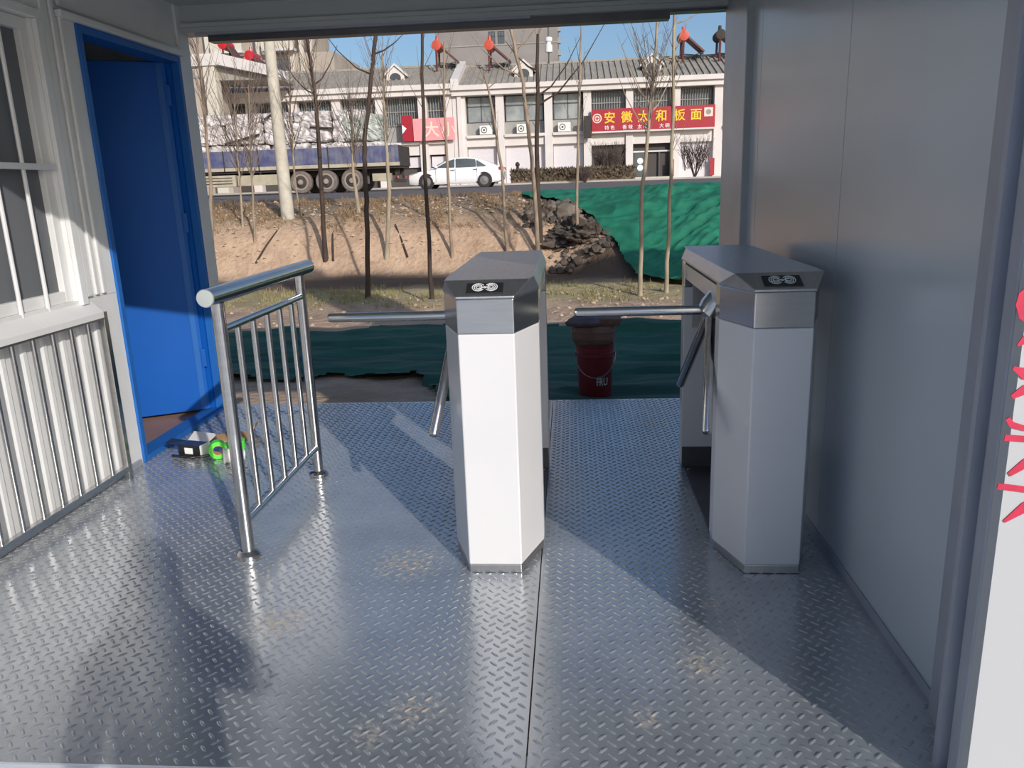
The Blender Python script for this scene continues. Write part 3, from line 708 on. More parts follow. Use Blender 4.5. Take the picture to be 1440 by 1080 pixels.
S([(-2.34,13,0),(-2.34,13,1.48),(-2.31,13,2.5),(-2.25,13,3.62),(-2.22,13,4.4)], .036,.018,'bark_dark','straight bare sapling with dark trunk in front of the white car hood',
  ((.8,R(15),.5,1.2),(.82,R(165),.7,1.2)), 10, (.5,1.0), 2)
S([(1.14,13,0),(1.17,13,1.25),(1.25,13,2.11),(1.33,13,3.0),(1.4,13,4.2)], .037,.018,'bark_pale','pale bare sapling crossing the red sign, left of the last one',
  ((.5,R(150),.6,1.6),(.56,R(30),.5,1.7),(.6,R(170),.5,2.0),(.66,R(20),.5,1.8),(.7,R(140),.45,2.1)), 46, (.8,1.5), 3)
S([(1.57,13,0),(1.59,13,.6),(1.61,13,1.23),(1.63,13,2.4),(1.62,13,3.74),(1.58,13,4.6)], .036,.019,'bark_pale','pale bare sapling crossing the red sign, rightmost of all the saplings',
  ((.78,R(10),.55,.5),(.84,R(15),.5,.7),(.7,R(160),.5,.8)), 12, (.5,.9), 4)
yb_ = 17.0
S([(-7.97,yb_,0),(-7.78,yb_,1.54),(-7.71,yb_,3.15),(-7.7,yb_,4.4)], .045,.02,'bark','thin bare sapling at the far left beside the cabin rear post',(),34,(1.0,1.8),5)
S([(-5.38,yb_,0),(-5.33,yb_,1.3),(-5.28,yb_,2.98),(-5.31,yb_,3.76),(-5.35,yb_,4.6)], .055,.028,'bark_dark','dark bare sapling right of the concrete pole before the truck wheels',
  ((.6,R(160),.7,1.0),(.66,R(30),.6,1.3)),40,(.9,1.7),6)
S([(-4.02,yb_,0),(-3.84,yb_,1.26),(-3.84,yb_,3.0),(-3.8,yb_,4.0)], .05,.02,'bark_pale','pale thin sapling behind the bent dark sapling, before the truck rear',(),26,(.9,1.6),7)
S([(-2.56,yb_,0),(-2.57,yb_,1.51),(-2.55,yb_,3.22),(-2.5,yb_,4.2)], .036,.016,'bark','thin bare sapling in front of the white car door',(),10,(.6,1.2),8)
S([(-1.35,yb_,0),(-1.42,yb_,1.69),(-1.59,yb_,3.04),(-1.72,yb_,3.6)], .038,.016,'bark','leaning bare sapling just right of the white car tail',
  ((.8,R(20),.6,1.4),(.86,R(160),.5,1.2)),8,(.5,1.0),9)
S([(-.69,yb_,0),(-.75,yb_,1.4),(-.81,yb_,2.17),(-.92,yb_,3.36),(-1.14,yb_,4.4),(-1.2,yb_,4.9)], .05,.028,'bark','leaning bare sapling behind the left turnstile, dark leaning top',
  ((.62,R(165),1.3,.9),(.72,R(10),.8,1.3),(.8,R(170),.7,1.0)),8,(.5,1.0),10)
S([(-.66,17.3,0),(-.68,17.3,1.59),(-.64,17.3,3.14),(-.6,17.3,4.3)], .062,.03,'bark_dark','upright dark bare sapling behind the left turnstile, right before the air conditioner',
  ((.62,R(10),1.5,1.1),(.66,R(20),1.0,1.2),(.8,R(160),.7,.9)),8,(.5,1.0),11)
S([(.15,yb_,0),(.17,yb_,1.56),(.25,yb_,3.2),(.29,yb_,4.6)], .036,.016,'bark','thin straight sapling rising through the rubble heap',(),12,(.6,1.2),12)
S([(-6.38,yb_+1.6,0),(-6.45,yb_+1.6,1.7),(-6.4,yb_+1.6,3.0),(-6.3,yb_+1.6,4.5)], .03,.012,'bark','thin twiggy sapling directly behind the concrete pole',(),44,(1.0,1.9),13)
S([(-7.1,yb_+.4,0),(-7.0,yb_+.4,1.7),(-6.85,yb_+.4,3.6)], .03,.012,'bark','thin twiggy sapling just left of the concrete pole',(),44,(1.0,1.9),14)
S([(-7.55,yb_+.9,0),(-7.5,yb_+.9,1.7),(-7.4,yb_+.9,3.4)], .028,.012,'bark_pale','pale twiggy sapling before the cream truck toolbox',(),40,(1.0,1.9),15)
S([(-4.95,yb_+1.5,0),(-5.0,yb_+1.5,1.7),(-4.95,yb_+1.5,3.2)], .05,.02,'bark_pale','pale twiggy sapling before the middle truck axle',(),50,(1.0,1.9),16)
# dry grass tufts on the verge and along the bank top, pebbles and crumbs on the bank
def tufts(name, n_, region, hgt, m, label, seed):
    rnd = random.Random(seed); V = []; F = []
    k = 0
    while k < n_:
        x, y = rnd.uniform(*region[0]), rnd.uniform(*region[1])
        if noise.noise(Vector((x*.9, y*.9, seed))) < -.05+rnd.uniform(-.25,.25) or (y > rub_edge(x)-.2 and x > -1.2): k += .2; continue
        z = H(x, y); k += 1
        for _ in range(5):
            a = rnd.uniform(0,6.28); h = hgt*rnd.uniform(.5,1.2); d = Vector((math.cos(a), math.sin(a), 0)); b = Vector((x+rnd.uniform(-.05,.05), y+rnd.uniform(-.05,.05), z-.01))
            sd = Vector((-d.y, d.x, 0))*.007; o = len(V); tip = b+d*h*.5+Vector((0,0,h))
            V += [tuple(b-sd), tuple(b+sd), tuple(tip)]; F.append((o,o+1,o+2))
    me = bpy.data.meshes.new(name); me.from_pydata(V, [], F); me.update(); me.materials.append(M[m])
    o = bpy.data.objects.new(name, me); COL.objects.link(o); tag(o, label, 'grass', None, 'stuff')
tufts('dry_grass', 1500, ((-9,3),(12.0,14.9)), .10, 'grass', 'low dry yellow-green grass on the verge behind the netting', 3)
tufts('bank_grass', 2200, ((-12,.2),(17.6,21.3)), .14, 'grass_dry', 'brown dry grass on the upper part of the bank', 6)
def crumbs(name, n_, region, r_, m, label, seed):
    rnd = random.Random(seed); mb = MB()
    for k in range(n_):
        x, y = rnd.uniform(*region[0]), rnd.uniform(*region[1])
        if y > rub_edge(x)-.2 and x > -1.2: continue
        z = H(x, y); r = r_*rnd.uniform(.5,1.6)
        p = [(x+r*rnd.uniform(.7,1.2)*math.cos(a), y+r*rnd.uniform(.7,1.2)*math.sin(a), z+rnd.uniform(-.2,.3)*r) for a in (0,1.3,2.5,3.8,5)]
        mb.poly(p+[(x,y,z+r*rnd.uniform(.6,1.1))], [(i,(i+1)%5,5) for i in range(5)])
    o = mb.build(name, m); tag(o, label, 'soil', None, 'stuff')
crumbs('soil_crumbs', 900, ((-9,1.2),(16.9,20.5)), .035, 'soil_pale', 'small pale clods and gravel scattered over the bank face', 4)
crumbs('loose_clods', 500, ((-8,3),(10.0,13.5)), .026, 'soil_pale', 'small pale clods scattered on the lit soil behind the netting', 5)
# sticks lying or leaning on the bank
for k, (a, b) in enumerate((((-6.95,16.95),(-6.62,17.6)),((-5.2,16.95),(-5.32,17.5)),((-3.55,17.0),(-3.95,17.8)))):
    z0, z1 = H(*a)+.02, H(*b)+.06
    tag(MB().tube([(a[0],a[1],z0),((a[0]+b[0])/2,(a[1]+b[1])/2,(z0+z1)/2+.03),(b[0],b[1],z1)], [.025,.022,.014], 8).build('dead_branch', 'bark_dark'),
        ('dark dead branch leaning on the bank left of the concrete pole','short dark branch on the bank at the foot of the dark sapling','curved dark branch on the bank below the truck rear')[k], 'branch')

# ================================================================== THINGS: car
def make_car():
    r = empty('sedan_car', (-5.55,40,road_z(40)), label='white four-door sedan parked on the road behind the truck', cat='car')
    st_ = [(-2.36,.36,.62,.62),(-2.30,.24,.70,.76),(-2.0,.20,.80,.86),(-1.55,.20,.86,.90),(-1.0,.20,.93,.91),(0,.20,.97,.91),(1.1,.20,.99,.91),(1.7,.21,1.0,.89),(2.1,.26,1.0,.83),(2.30,.34,.94,.74),(2.35,.45,.80,.66)]
    rings = []
    for x, zb_, zt, wd in st_:
        zm = zb_+(zt-zb_)*.55
        rings.append([(x,-wd*.9,zb_),(x,-wd,zb_+.12),(x,-wd,zm),(x,-wd*.93,zt-.02),(x,-wd*.8,zt),(x,wd*.8,zt),(x,wd*.93,zt-.02),(x,wd,zm),(x,wd,zb_+.12),(x,wd*.9,zb_)])
    MB().loft(rings, True, True).build('body_shell', 'car_white', r)
    cab = [(-1.25,.86,.80,.94),(-.85,.84,.76,1.12),(-.45,.82,.70,1.32),(-.05,.81,.66,1.44),(.45,.80,.64,1.47),(1.0,.80,.64,1.42),(1.45,.80,.66,1.28),(1.9,.79,.70,1.08),(2.1,.78,.74,1.0)]
    rings = [[(x,-wb_,.92),(x,-(wb_*.4+wt*.6),.92+(zt-.92)*.6),(x,-wt*.9,zt-.015),(x,-wt*.6,zt),(x,wt*.6,zt),(x,wt*.9,zt-.015),(x,wb_*.4+wt*.6,.92+(zt-.92)*.6),(x,wb_,.92)] for x,wb_,wt,zt in cab]
    MB().loft(rings, True, True).build('roof_shell', 'car_white', r)
    def sidepane(pts, s):
        def yy(z): return s*(.835-(z-.98)*.30)
        MB().loft([[(x,yy(z),z) for x,z in pts],[(x,yy(z)+s*.012,z) for x,z in pts]]).build('side_window', 'dark_glass', r)
    for s in (-1,1):
        sidepane([(-.92,.985),(-.02,.985),(-.02,1.37),(-.28,1.31)], s); sidepane([(.05,.985),(1.05,.985),(1.0,1.33),(.6,1.385),(.05,1.38)], s); sidepane([(1.10,.985),(1.55,1.0),(1.06,1.31)], s)
        for x in (-1.42,1.42):
            w_ = MB().lathe([(.20,-.10),(.315,-.10),(.33,-.06),(.33,.06),(.315,.10),(.20,.10)], (x,s*.83,.33), 'y', 28).build('wheel', 'car_tire', r)
            MB().lathe([(.215,s*.101),(.21,s*.112),(.06,s*.118),(.03,s*.125)], (x,s*.83,.33), 'y', 20).build('wheel_rim', 'rim', w_)
            MB().lathe([(.385,s*.0),(.385,s*.018),(.01,s*.018)], (x,s*.885,.345), 'y', 28).build('wheel_arch', 'car_tire', r)
        MB().box((-.98,s*.86,.98),(-.84,s*1.0,1.09)).build('wing_mirror', 'car_white', r, .02)
        for x in (-.12,1.0): box('door_handle', (x-.1,s*.905,.84), (x+.1,s*.925,.87), 'rim', r)
        MB().poly([(-2.30,s*.62,.66),(-1.95,s*.85,.80),(-1.75,s*.90,.82),(-2.22,s*.80,.69),(-2.33,s*.60,.62)],[(0,1,2,3,4)]).build('headlight', 'dark_glass', r)
        MB().box((2.12,s*.55,.80),(2.36,s*.82,.94)).build('tail_light', 'tail', r, .02)
        for x in (-.95,.02,1.08): box('door_seam', (x-.006,s*.9095,.32), (x+.006,s*.913,.95), 'car_tire', r)
    box('front_bumper_grille', (-2.37,-.55,.36), (-2.34,.55,.52), 'car_tire', r)
    MB().poly([(-1.20,-.70,.98),(-1.20,.70,.98),(-.42,.60,1.335),(-.42,-.60,1.335)],[(0,1,2,3)]).build('windscreen', 'dark_glass', r)
    return r
make_car()

# ================================================================== THINGS: truck
def make_truck():
    x1 = -7.75; z0 = road_z(38); r = empty('cargo_truck', (0,38,z0), label='long dusty blue-sided cargo truck loaded with scrap bales on the road', cat='truck')
    yn, yf = -1.25, 1.25; zb_, zt = 1.12, 2.02; xa = -21.0
    box('deck', (xa,yn+.08,zb_-.10), (x1-.05,yf-.08,zb_), 'chassis', r)
    n_ = 8; wseg = (x1-xa)/n_
    for s, y in ((-1,yn),(1,yf)):
        for k in range(n_):
            a = xa+k*wseg
            p = box('side_board', (a+.03,y-.03,zb_+.16), (a+wseg-.03,y+.03,zt), 'blue_truck', r)
            rb_ = MB()
            for q in range(int(wseg/.2)): rb_.box((a+.10+q*.2,y+s*.03,zb_+.18),(a+.17+q*.2,y+s*.06,zt-.03))
            rb_.build('board_rib', 'blue_truck', p, kind='stuff')
            box('side_post', (a-.03,y-.04,zb_), (a+.03,y+.05*s,zt+.03), 'chassis', r)
        box('side_sill', (xa,y-.04,zb_), (x1,y+.04,zb_+.155), 'cream_box', r)
    box('tail_board', (x1-.06,yn+.05,zb_), (x1,yf-.05,zt), 'chassis', r)
    for y in (-.5,.5): box('chassis_beam', (xa,y-.08,.72), (x1-.2,y+.08,zb_-.101), 'chassis', r)
    for xw in (-12.5,-11.28,-10.06):
        for s in (-1,1):
            w_ = MB().lathe([(.28,-.16),(.47,-.17),(.52,-.12),(.52,.12),(.47,.17),(.28,.16)], (xw,s*1.02,.52), 'y', 30).build('wheel', 'rubber', r)
            MB().lathe([(.37,s*.16),(.36,s*.185),(.30,s*.185),(.29,s*.16)], (xw,s*1.02,.52), 'y', 24).build('wheel_rim', 'rim_dusty', w_)
            MB().lathe([(.285,s*.161),(.27,s*.172),(.05,s*.172)], (xw,s*1.02,.52), 'y', 20).build('wheel_disc', 'chassis', w_)
            MB().lathe([(.13,s*.173),(.11,s*.24),(.04,s*.25)], (xw,s*1.02,.52), 'y', 14).build('wheel_hub', 'rim_dusty', w_)
        MB().tube([(xw,-.9,.52),(xw,.9,.52)], .08, 10).build('axle', 'chassis', r)
    for x in (-9.35,-13.25): box('mud_flap', (x-.02,-1.2,.35), (x+.02,-.75,.95), 'black', r)
    tb = box('tool_box', (-17.2,-1.22,.42), (-15.6,-.7,.95), 'cream_box', r, .02)
    for k in range(3): box('box_slot', (-17.05,-1.235,.55+k*.13), (-15.75,-1.221,.59+k*.13), 'chassis', tb)
    box('side_guard', (-15.5,-1.2,.45), (-13.35,-1.15,.92), 'cream_box', r)
    for x in (-15.4,-14.4,-13.45): box('guard_bracket', (x-.03,-1.149,.45), (x+.03,-.6,1.01), 'chassis', r)
    bp = box('rear_bumper', (x1-.35,-1.15,.38), (x1-.22,1.15,.52), 'chassis', r)
    for y in (-.8,.8): box('bumper_bracket', (x1-.33,y-.05,.53), (x1-.24,y+.05,1.01), 'chassis', bp)
    box('rear_toolbox', (-9.1,-1.15,.45), (-8.25,-.7,.80), 'cream_box', r, .02)
    for y in (-.95,.95): box('tail_light', (x1-.21,y-.15,.56), (x1-.17,y+.15,.66), 'tail', r)
    # tractor, beyond the cabin corner
    MB().loft([[(-23.6,-1.2,.6),(-23.75,-1.2,1.5),(-23.5,-1.2,2.6),(-21.6,-1.2,2.8),(-21.4,-1.2,.6)],[(-23.6,1.2,.6),(-23.75,1.2,1.5),(-23.5,1.2,2.6),(-21.6,1.2,2.8),(-21.4,1.2,.6)]]).build('cab', 'sign_red', r, .05)
    for xw in (-22.7,-20.0,-18.7):
        for s in (-1,1): MB().lathe([(.28,-.16),(.47,-.17),(.52,-.12),(.52,.12),(.47,.17),(.28,.16)], (xw,s*1.02,.52), 'y', 24).build('wheel', 'rubber', r)
    box('windscreen', (-23.74,-1.0,1.6), (-23.70,1.0,2.4), 'dark_glass', r)
    # load
    rnd = random.Random(5)
    def bale(x, y, z, sx, sy, sz, m, label, seed, grp='scrap bales on the truck'):
        bm = bmesh.new(); bmesh.ops.create_cube(bm, size=2.0); bmesh.ops.subdivide_edges(bm, edges=bm.edges[:], cuts=13, use_grid_fill=True)
        for v in bm.verts:
            p = v.co.copy(); e = Vector((p.x*sx/2, p.y*sy/2, p.z*sz/2)); q = e+Vector((seed*3.3,seed*7.1,seed))
            k = noise.noise(q*2.6)*.10-abs(noise.noise(q*4.2))*.16-abs(noise.noise(q*8.5))*.09+.07
            rr = 1-.06*(abs(p.x)**6+abs(p.y)**6+abs(p.z)**6-1)
            v.co = e*rr+e.normalized()*(k-.05)
        me = bpy.data.meshes.new('scrap_bale'); bm.to_mesh(me); bm.free(); me.materials.append(M[m])
        o = bpy.data.objects.new('scrap_bale', me); COL.objects.link(o); o.location = (x, 38+y, z0+z); o.rotation_euler.z = rnd.uniform(-.04,.04)
        tag(o, label, 'bale', grp)
    ORD = ['first','second','third','fourth','fifth','sixth','seventh','eighth','ninth','tenth','eleventh']
    lb = 'crushed pale scrap bale stacked among others on the blue-sided truck'
    s_ = 0
    for lvl, (zc, hz) in enumerate(((1.70,1.12),(2.78,1.04),(3.42,.5))):
        x = -20.3+lvl*.3; q_ = []
        while x < (-9.0,-10.4,-10.8)[lvl]:
            wd = rnd.uniform(1.25,1.9); hh = hz*rnd.uniform(.92,1.06)
            s_ += 1; q_.append((x+wd/2, zc, wd, hh, s_))
            x += wd+.02
        for k_, (bx_, bz_, bw_, bh_, bs_) in enumerate(reversed(q_)):
            bale(bx_, -.5, bz_, bw_, 1.3, bh_, 'bale', ORD[k_]+' pale crushed bale from the tail in the '+('bottom','middle','top')[lvl]+' layer of the truck load', bs_)
    bale(-9.45, -.25, 2.86, 1.85, 1.9, 1.2, 'bale2', 'tall netted grey-green bale at the rear end of the truck load', 77)
    bale(-8.5, -.25, 1.72, 1.3, 1.9, .75, 'bale', 'low crushed bale at the very tail of the truck bed', 79)
    for k, (xa_, za, xb, zb2, lab_) in enumerate(((-13.9,3.35,-13.2,3.75,'short dark plank sticking out of the bales near the concrete pole'),(-15.9,2.35,-14.2,2.72,'long dark plank sticking out low in the scrap bales'),(-11.8,2.95,-10.7,2.85,'dark metal strip across the bales above the rear axles'))):
        tag(MB().tube([(xa_,38-1.24,z0+za),(xb,38-1.26,z0+zb2)], .05, 5).build('scrap_plank', 'chassis'), lab_, 'plank')
make_truck()

# ================================================================== THINGS: shop row
BZ = 1.46
def bay_window(par, x0, x1, y, z0, z1, gl='dark_glass'):
    f = box('window', (x0,y-.04,z0), (x1,y-.005,z0+.06), 'frame_dark', par)
    for a, b in (((x0,z1-.06),(x1,z1)),((x0,z0),(x0+.06,z1)),((x1-.06,z0),(x1,z1)),((x0,z0+(z1-z0)*.62-.04),(x1,z0+(z1-z0)*.62+.04)),((x0+(x1-x0)*.5-.03,z0),(x0+(x1-x0)*.5+.03,z1))):
        box('window_frame', (a[0],y-.045,a[1]), (b[0],y-.004,b[1]), 'frame_dark', f)
    box('pane', (x0+.06,y-.02,z0+.06), (x1-.06,y-.012,z1-.06), gl, f)
    return f
def grille(par, x0, x1, y, z0, z1):
    box('dark_opening', (x0,y-.02,z0), (x1,y+.0,z1), 'dark_glass', par)
    g = MB(); n_ = int((x1-x0)/.16)
    for k in range(n_+1):
        x = x0+(x1-x0)*k/n_; g.box((x-.02,y-.16,z0),(x+.02,y-.13,z1))
    for z in (z0+.05,(z0+z1)/2,z1-.05): g.box((x0,y-.17,z-.025),(x1,y-.125,z+.025))
    g.build('security_grille', 'shop_grey', par, kind='stuff')
def ac_unit(x, y, z, label):
    r = empty('air_conditioner', (x,y,z), label=label, cat='air conditioner', group='air conditioners on the shop ledge')
    MB().box((-.42,-.32,.02),(.42,0,.60)).build('casing', 'ac', r, .02)
    MB().lathe([(.21,-.335),(.21,-.321),(.16,-.321),(.16,-.335),(.21,-.335)], (-.12,0,.31), 'y', 24).build('fan_guard', 'frame_dark', r)
    MB().lathe([(.07,-.335),(.07,-.321),(.02,-.321)], (-.12,0,.31), 'y', 14).build('fan_hub', 'frame_dark', r)
    for s in (-.3,.3): box('bracket', (s-.03,-.3,-.02), (s+.03,-.02,.02), 'frame_dark', r)
def dormer(par, x, z, y):
    # little roof window with arched opening
    f = MB(); pr = [(-.62,0),(-.62,.55),(0,1.1),(.62,.55),(.62,0)]
    f.loft([[(x+a,y,z+b) for a,b in pr],[(x+a,y+1.6,z+b) for a,b in pr]]); d = f.build('dormer', 'shop_white', par)
    arch = [(-.38,0),(-.38,.35)]+[(.38*-math.cos(t),.35+.3*math.sin(t)) for t in frange(0.2,math.pi-.2,8)]+[(.38,.35),(.38,0)]
    MB().loft([[(x+a,y-.02,z+b) for a,b in arch],[(x+a,y-.001,z+b) for a,b in arch]]).build('dormer_opening', 'frame_dark', d)
    for s in (-1,1):
        MB().loft([[(x+s*.80,y-.12,z+.42),(x+s*.80,y-.12,z+.55),(x,y-.12,z+1.27),(x,y-.12,z+1.12)],[(x+s*.80,y+1.6,z+.42),(x+s*.80,y+1.6,z+.55),(x,y+1.6,z+1.27),(x,y+1.6,z+1.12)]]).build('dormer_eave', 'shop_white', d)
def roof_block(par, x0, x1, y, ze, zr, dep):
    MB().poly([(x0,y-.5,ze),(x1,y-.5,ze),(x1,y+dep,zr),(x0,y+dep,zr),(x0,y+2*dep,ze),(x1,y+2*dep,ze)],[(0,1,2,3),(3,2,5,4),(0,3,4),(1,5,2)]).build('roof', 'roof_tile', par)
    n_ = int((x1-x0)/.42); t = MB()
    for k in range(n_+1):
        x = x0+.06+(x1-x0-.12)*k/n_
        t.poly([(x-.05,y-.5,ze),(x+.05,y-.5,ze),(x+.05,y+dep,zr),(x-.05,y+dep,zr),(x-.05,y-.5,ze+.09),(x+.05,y-.5,ze+.09),(x+.05,y+dep,zr+.09),(x-.05,y+dep,zr+.09)],[(4,5,6,7),(0,1,5,4),(0,4,7,3),(1,2,6,5)])
    t.build('roof_tile_row', 'roof_tile', par, kind='stuff')
    MB().box((x0,y+dep-.12,zr-.02),(x1,y+dep+.12,zr+.14)).build('ridge', 'roof_tile', par)

# right block, Y front face = 55
sb = empty('shop_building', (0,0,0), label='two-storey white shop row with the red noodle shop sign', cat='building')
YF = 55
box('rear_wall', (-7.55,YF+1.0,BZ), (19,YF+8.6,7.3), 'shop_grey', sb)
colx = [(-7.74,-6.88),(-4.85,-4.3),(-1.6,-1.05),(1.0,1.52),(3.8,4.28),(6.86,7.36),(9.55,10.1),(12.6,13.1),(15.6,16.1),(18.5,19.05)]
for a, b in colx: box('column', (a,YF-.15,BZ), (b,YF+1.0,7.3), 'shop_white', sb, .02)
box('column_face', (-7.40,YF-.30,BZ), (-7.14,YF-.151,7.3), 'shop_white', sb)
box('cornice', (-7.74,YF-.45,7.22), (19.05,YF+1.0,7.55), 'shop_white', sb)
box('cornice', (-7.74,YF-.65,7.551), (19.05,YF+1.0,7.85), 'shop_white', sb)
bays = [(colx[i][1], colx[i+1][0]) for i in range(len(colx)-1)]
for i, (a, b) in enumerate(bays):
    box('ledge', (a,YF-.25,4.50), (b,YF+.9,4.68), 'shop_white', sb)
    if i < 3:
        box('spandrel', (a,YF+.45,4.69), (b,YF+.6,5.50), 'shop_grey', sb)
        bay_window(sb, a+.06, b-.06, YF+.5, 5.51, 7.2, 'shop_glass')
        box('lintel', (a,YF+.02,3.95), (b,YF+.3,4.499), 'shop_white', sb)
        sh = box('roller_shutter', (a+.02,YF+.32,BZ), (b-.02,YF+.36,4.2), 'shutter', sb)
        sl_ = MB()
        for k in range(18): sl_.box((a+.03,YF+.312,BZ+.05+k*.14),(b-.03,YF+.321,BZ+.16+k*.14))
        sl_.build('shutter_slat', 'shutter', sh, kind='stuff')
    else:
        grille(sb, a+.03, b-.03, YF+.5, 5.7, 7.2)
        box('spandrel', (a,YF+.45,4.69), (b,YF+.6,5.69), 'shop_grey', sb)
        box('lintel', (a,YF+.02,3.75), (b,YF+.3,4.499), 'shop_white', sb)
        if i in (3,4):
            box('shop_front', (a,YF+.5,BZ), (b,YF+.55,3.75), 'dark_in', sb)
        else: box('white_shopfront', (a,YF+.3,BZ), (b,YF+.36,3.75), 'shutter', sb)
# shop door in bay 4
a, b = bays[4]
dd_ = box('shop_door', (a+.05,YF+.30,3.2), (b-.05,YF+.36,3.3), 'shop_white', sb)
for x in (a+.05, a+.95, a+1.75, b-.15): box('door_frame', (x,YF+.30,BZ), (x+.09,YF+.36,3.2), 'frame_dark', dd_)
box('door_pane', (a+.15,YF+.32,BZ+.1), (a+.94,YF+.34,3.19), 'dark_glass', dd_)
for z in (2.55,2.10): MB().lathe([(.2,-.01),(.2,0),(.05,0)], (a+.52,YF+.315,z+.1), 'y', 16).build('door_sticker', 'sym', dd_)
box('step', (a+.05,YF-.6,BZ), (b,YF-.16,BZ+.12), 'concrete', sb)
for x in (bays[4][1]-.02, bays[5][1]-.05): box('red_door_couplet', (x-.12,YF-.17,BZ+.1), (x+.16,YF-.151,BZ+1.2), 'sign_red', sb)
roof_block(sb, -7.74, 19.05, YF, 7.86, 9.55, 4.0)
MB().poly([(-7.74,YF-.6,7.86),(-7.20,YF-.6,7.86),(-7.20,YF+4,9.6),(-7.74,YF+4,9.6),(-7.74,YF-.6,8.25),(-7.20,YF-.6,8.25),(-7.20,YF+4,10.0),(-7.74,YF+4,10.0)],[(0,3,2,1),(4,5,6,7),(0,1,5,4),(1,2,6,5),(2,3,7,6),(3,0,4,7)]).build('parapet', 'shop_white', sb)
dormer(sb, -2.95, 8.25, YF+.9); dormer(sb, 5.6, 8.25, YF+.9)
# left block
lbk = empty('shop_building', (0,0,0), label='left white shop row behind the truck with the faded pink sign', cat='building')
box('rear_wall', (-34,YF+1.0,BZ), (-7.80,YF+8.6,7.45), 'shop_grey', lbk)
lcol = [(-8.35,-7.76),(-10.1,-9.5),(-13.0,-12.4),(-16.0,-15.4),(-19.0,-18.4),(-22.0,-21.4),(-25,-24.4)]
for a, b in lcol: box('column', (a,YF-.15,BZ), (b,YF+1.0,7.45), 'shop_white', lbk, .02)
box('cornice', (-34,YF-.45,7.35), (-7.76,YF+1.0,7.68), 'shop_white', lbk)
box('cornice', (-34,YF-.65,7.681), (-7.76,YF+1.0,8.0), 'shop_white', lbk)
for i in range(len(lcol)-1):
    a, b = lcol[i+1][1], lcol[i][0]
    box('ledge', (a,YF-.25,4.25), (b,YF+.9,4.40), 'shop_white', lbk)
    grille(lbk, a+.02, b-.02, YF+.5, 5.5, 7.34)
    box('spandrel', (a,YF+.45,4.41), (b,YF+.6,5.49), 'shop_grey', lbk)
    box('lintel', (a,YF+.02,3.55), (b,YF+.3,4.249), 'shop_white', lbk)
    box('white_shopfront', (a+.1,YF+.3,2.75), (b-.02,YF+.36,3.45), 'shutter', lbk)
    box('shop_front', (a,YF+.5,BZ), (b,YF+.55,3.55), 'dark_in', lbk)
roof_block(lbk, -34, -7.76, YF, 8.01, 9.7, 4.0)
dormer(lbk, -11.7, 8.35, YF+.9); dormer(lbk, -20.0, 8.45, YF+.9)
# far left gable wing, nearer the road
gw = empty('gable_building', (0,0,0), label='white-columned gable building at the left end behind the rear post', cat='building')
box('wing_wall', (-34,51.5,BZ), (-22.6,54.0,8.6), 'apt', gw)
for a, b in ((-22.75,-22.0),(-25,-24.4)): box('column', (a,50.6,BZ), (b,51.4,9.2), 'cream', gw, .03)
box('wing_beam', (-34,50.5,9.2), (-21.8,51.5,9.9), 'shop_white', gw)
MB().loft([[(-21.8,50.5,9.25),(-21.8,50.5,9.95),(-18.4,50.5,9.05),(-18.4,50.5,8.45)],[(-21.8,51.0,9.25),(-21.8,51.0,9.95),(-18.4,51.0,9.05),(-18.4,51.0,8.45)]]).build('gable_slope', 'shop_white', gw)
MB().loft([[(-22.6,51.1,8.4),(-22.6,51.1,9.3),(-18.2,51.1,8.5),(-18.2,51.1,8.3)],[(-22.6,54.5,8.4),(-22.6,54.5,9.3),(-18.2,54.5,8.5),(-18.2,54.5,8.3)]]).build('gable_roof', 'roof_tile', gw)

# signs
def sign(x0, x1, z0, z1, y, m, label):
    s = empty('shop_sign', ((x0+x1)/2,y,(z0+z1)/2), label=label, cat='sign'); w_, h_ = (x1-x0)/2, (z1-z0)/2
    MB().box((-w_,-.08,-h_),(w_,.08,h_)).build('board', m, s, .01); return s, w_, h_
s, w_, h_ = sign(1.54,9.55,4.60,6.0,54.55,'sign_red','long red shop sign with yellow noodle shop characters')
box('lower_trim', (-w_,-.12,-h_-.10), (w_,.1,-h_-.001), 'shop_white', s)
for ch, px in zip('安徽太和板面', (-2.83,-1.71,-.63,.54,1.71,2.78)):
    text_mesh('yellow_character', ch, .76, 'yellow', s, (px*1.0,-.085,-.14), .015, bold=.012)
for ch, px in zip('特色香辣太和大碗', (-3.02,-2.64,-1.85,-1.47,-.87,-.49,.56,.94)):
    text_mesh('white_character', ch, .30, 'sym', s, (px,-.085,-.60), .012)
MB().lathe([(.30,-.10),(.30,-.081),(.02,-.081)], (-3.65,0,.12), 'y', 24).build('round_emblem', 'pink_txt', s)
MB().lathe([(.23,-.112),(.23,-.101),(.17,-.101),(.17,-.112),(.23,-.112)], (-3.65,0,.12), 'y', 24).build('emblem_ring', 'sign_red', s)
for a_ in (R(0),R(60),R(120)):
    d = Vector((math.cos(a_),0,math.sin(a_)))*.13; MB().tube([Vector((-3.65,-.105,.12))-d, Vector((-3.65,-.105,.12))+d], .02, 5).build('emblem_mark', 'sign_red', s)
box('picture_patch', (3.30,-.10,-.02), (3.86,-.081,.53), 'pink_txt', s)
MB().lathe([(.17,-.11),(.17,-.101),(.02,-.101)], (3.58,0,.26), 'y', 16).build('bowl_print', 'shop_grey', s)
s, w_, h_ = sign(-10.4,-7.62,4.45,5.88,54.5,'sign_pink','faded pink shop sign with pale characters above the white car')
text_mesh('pale_character', '大', 1.05, 'pink_txt', s, (-.15,-.085,-.40), .015, bold=.015); text_mesh('pale_character', '小', 1.0, 'pink_txt', s, (.98,-.085,-.42), .015)
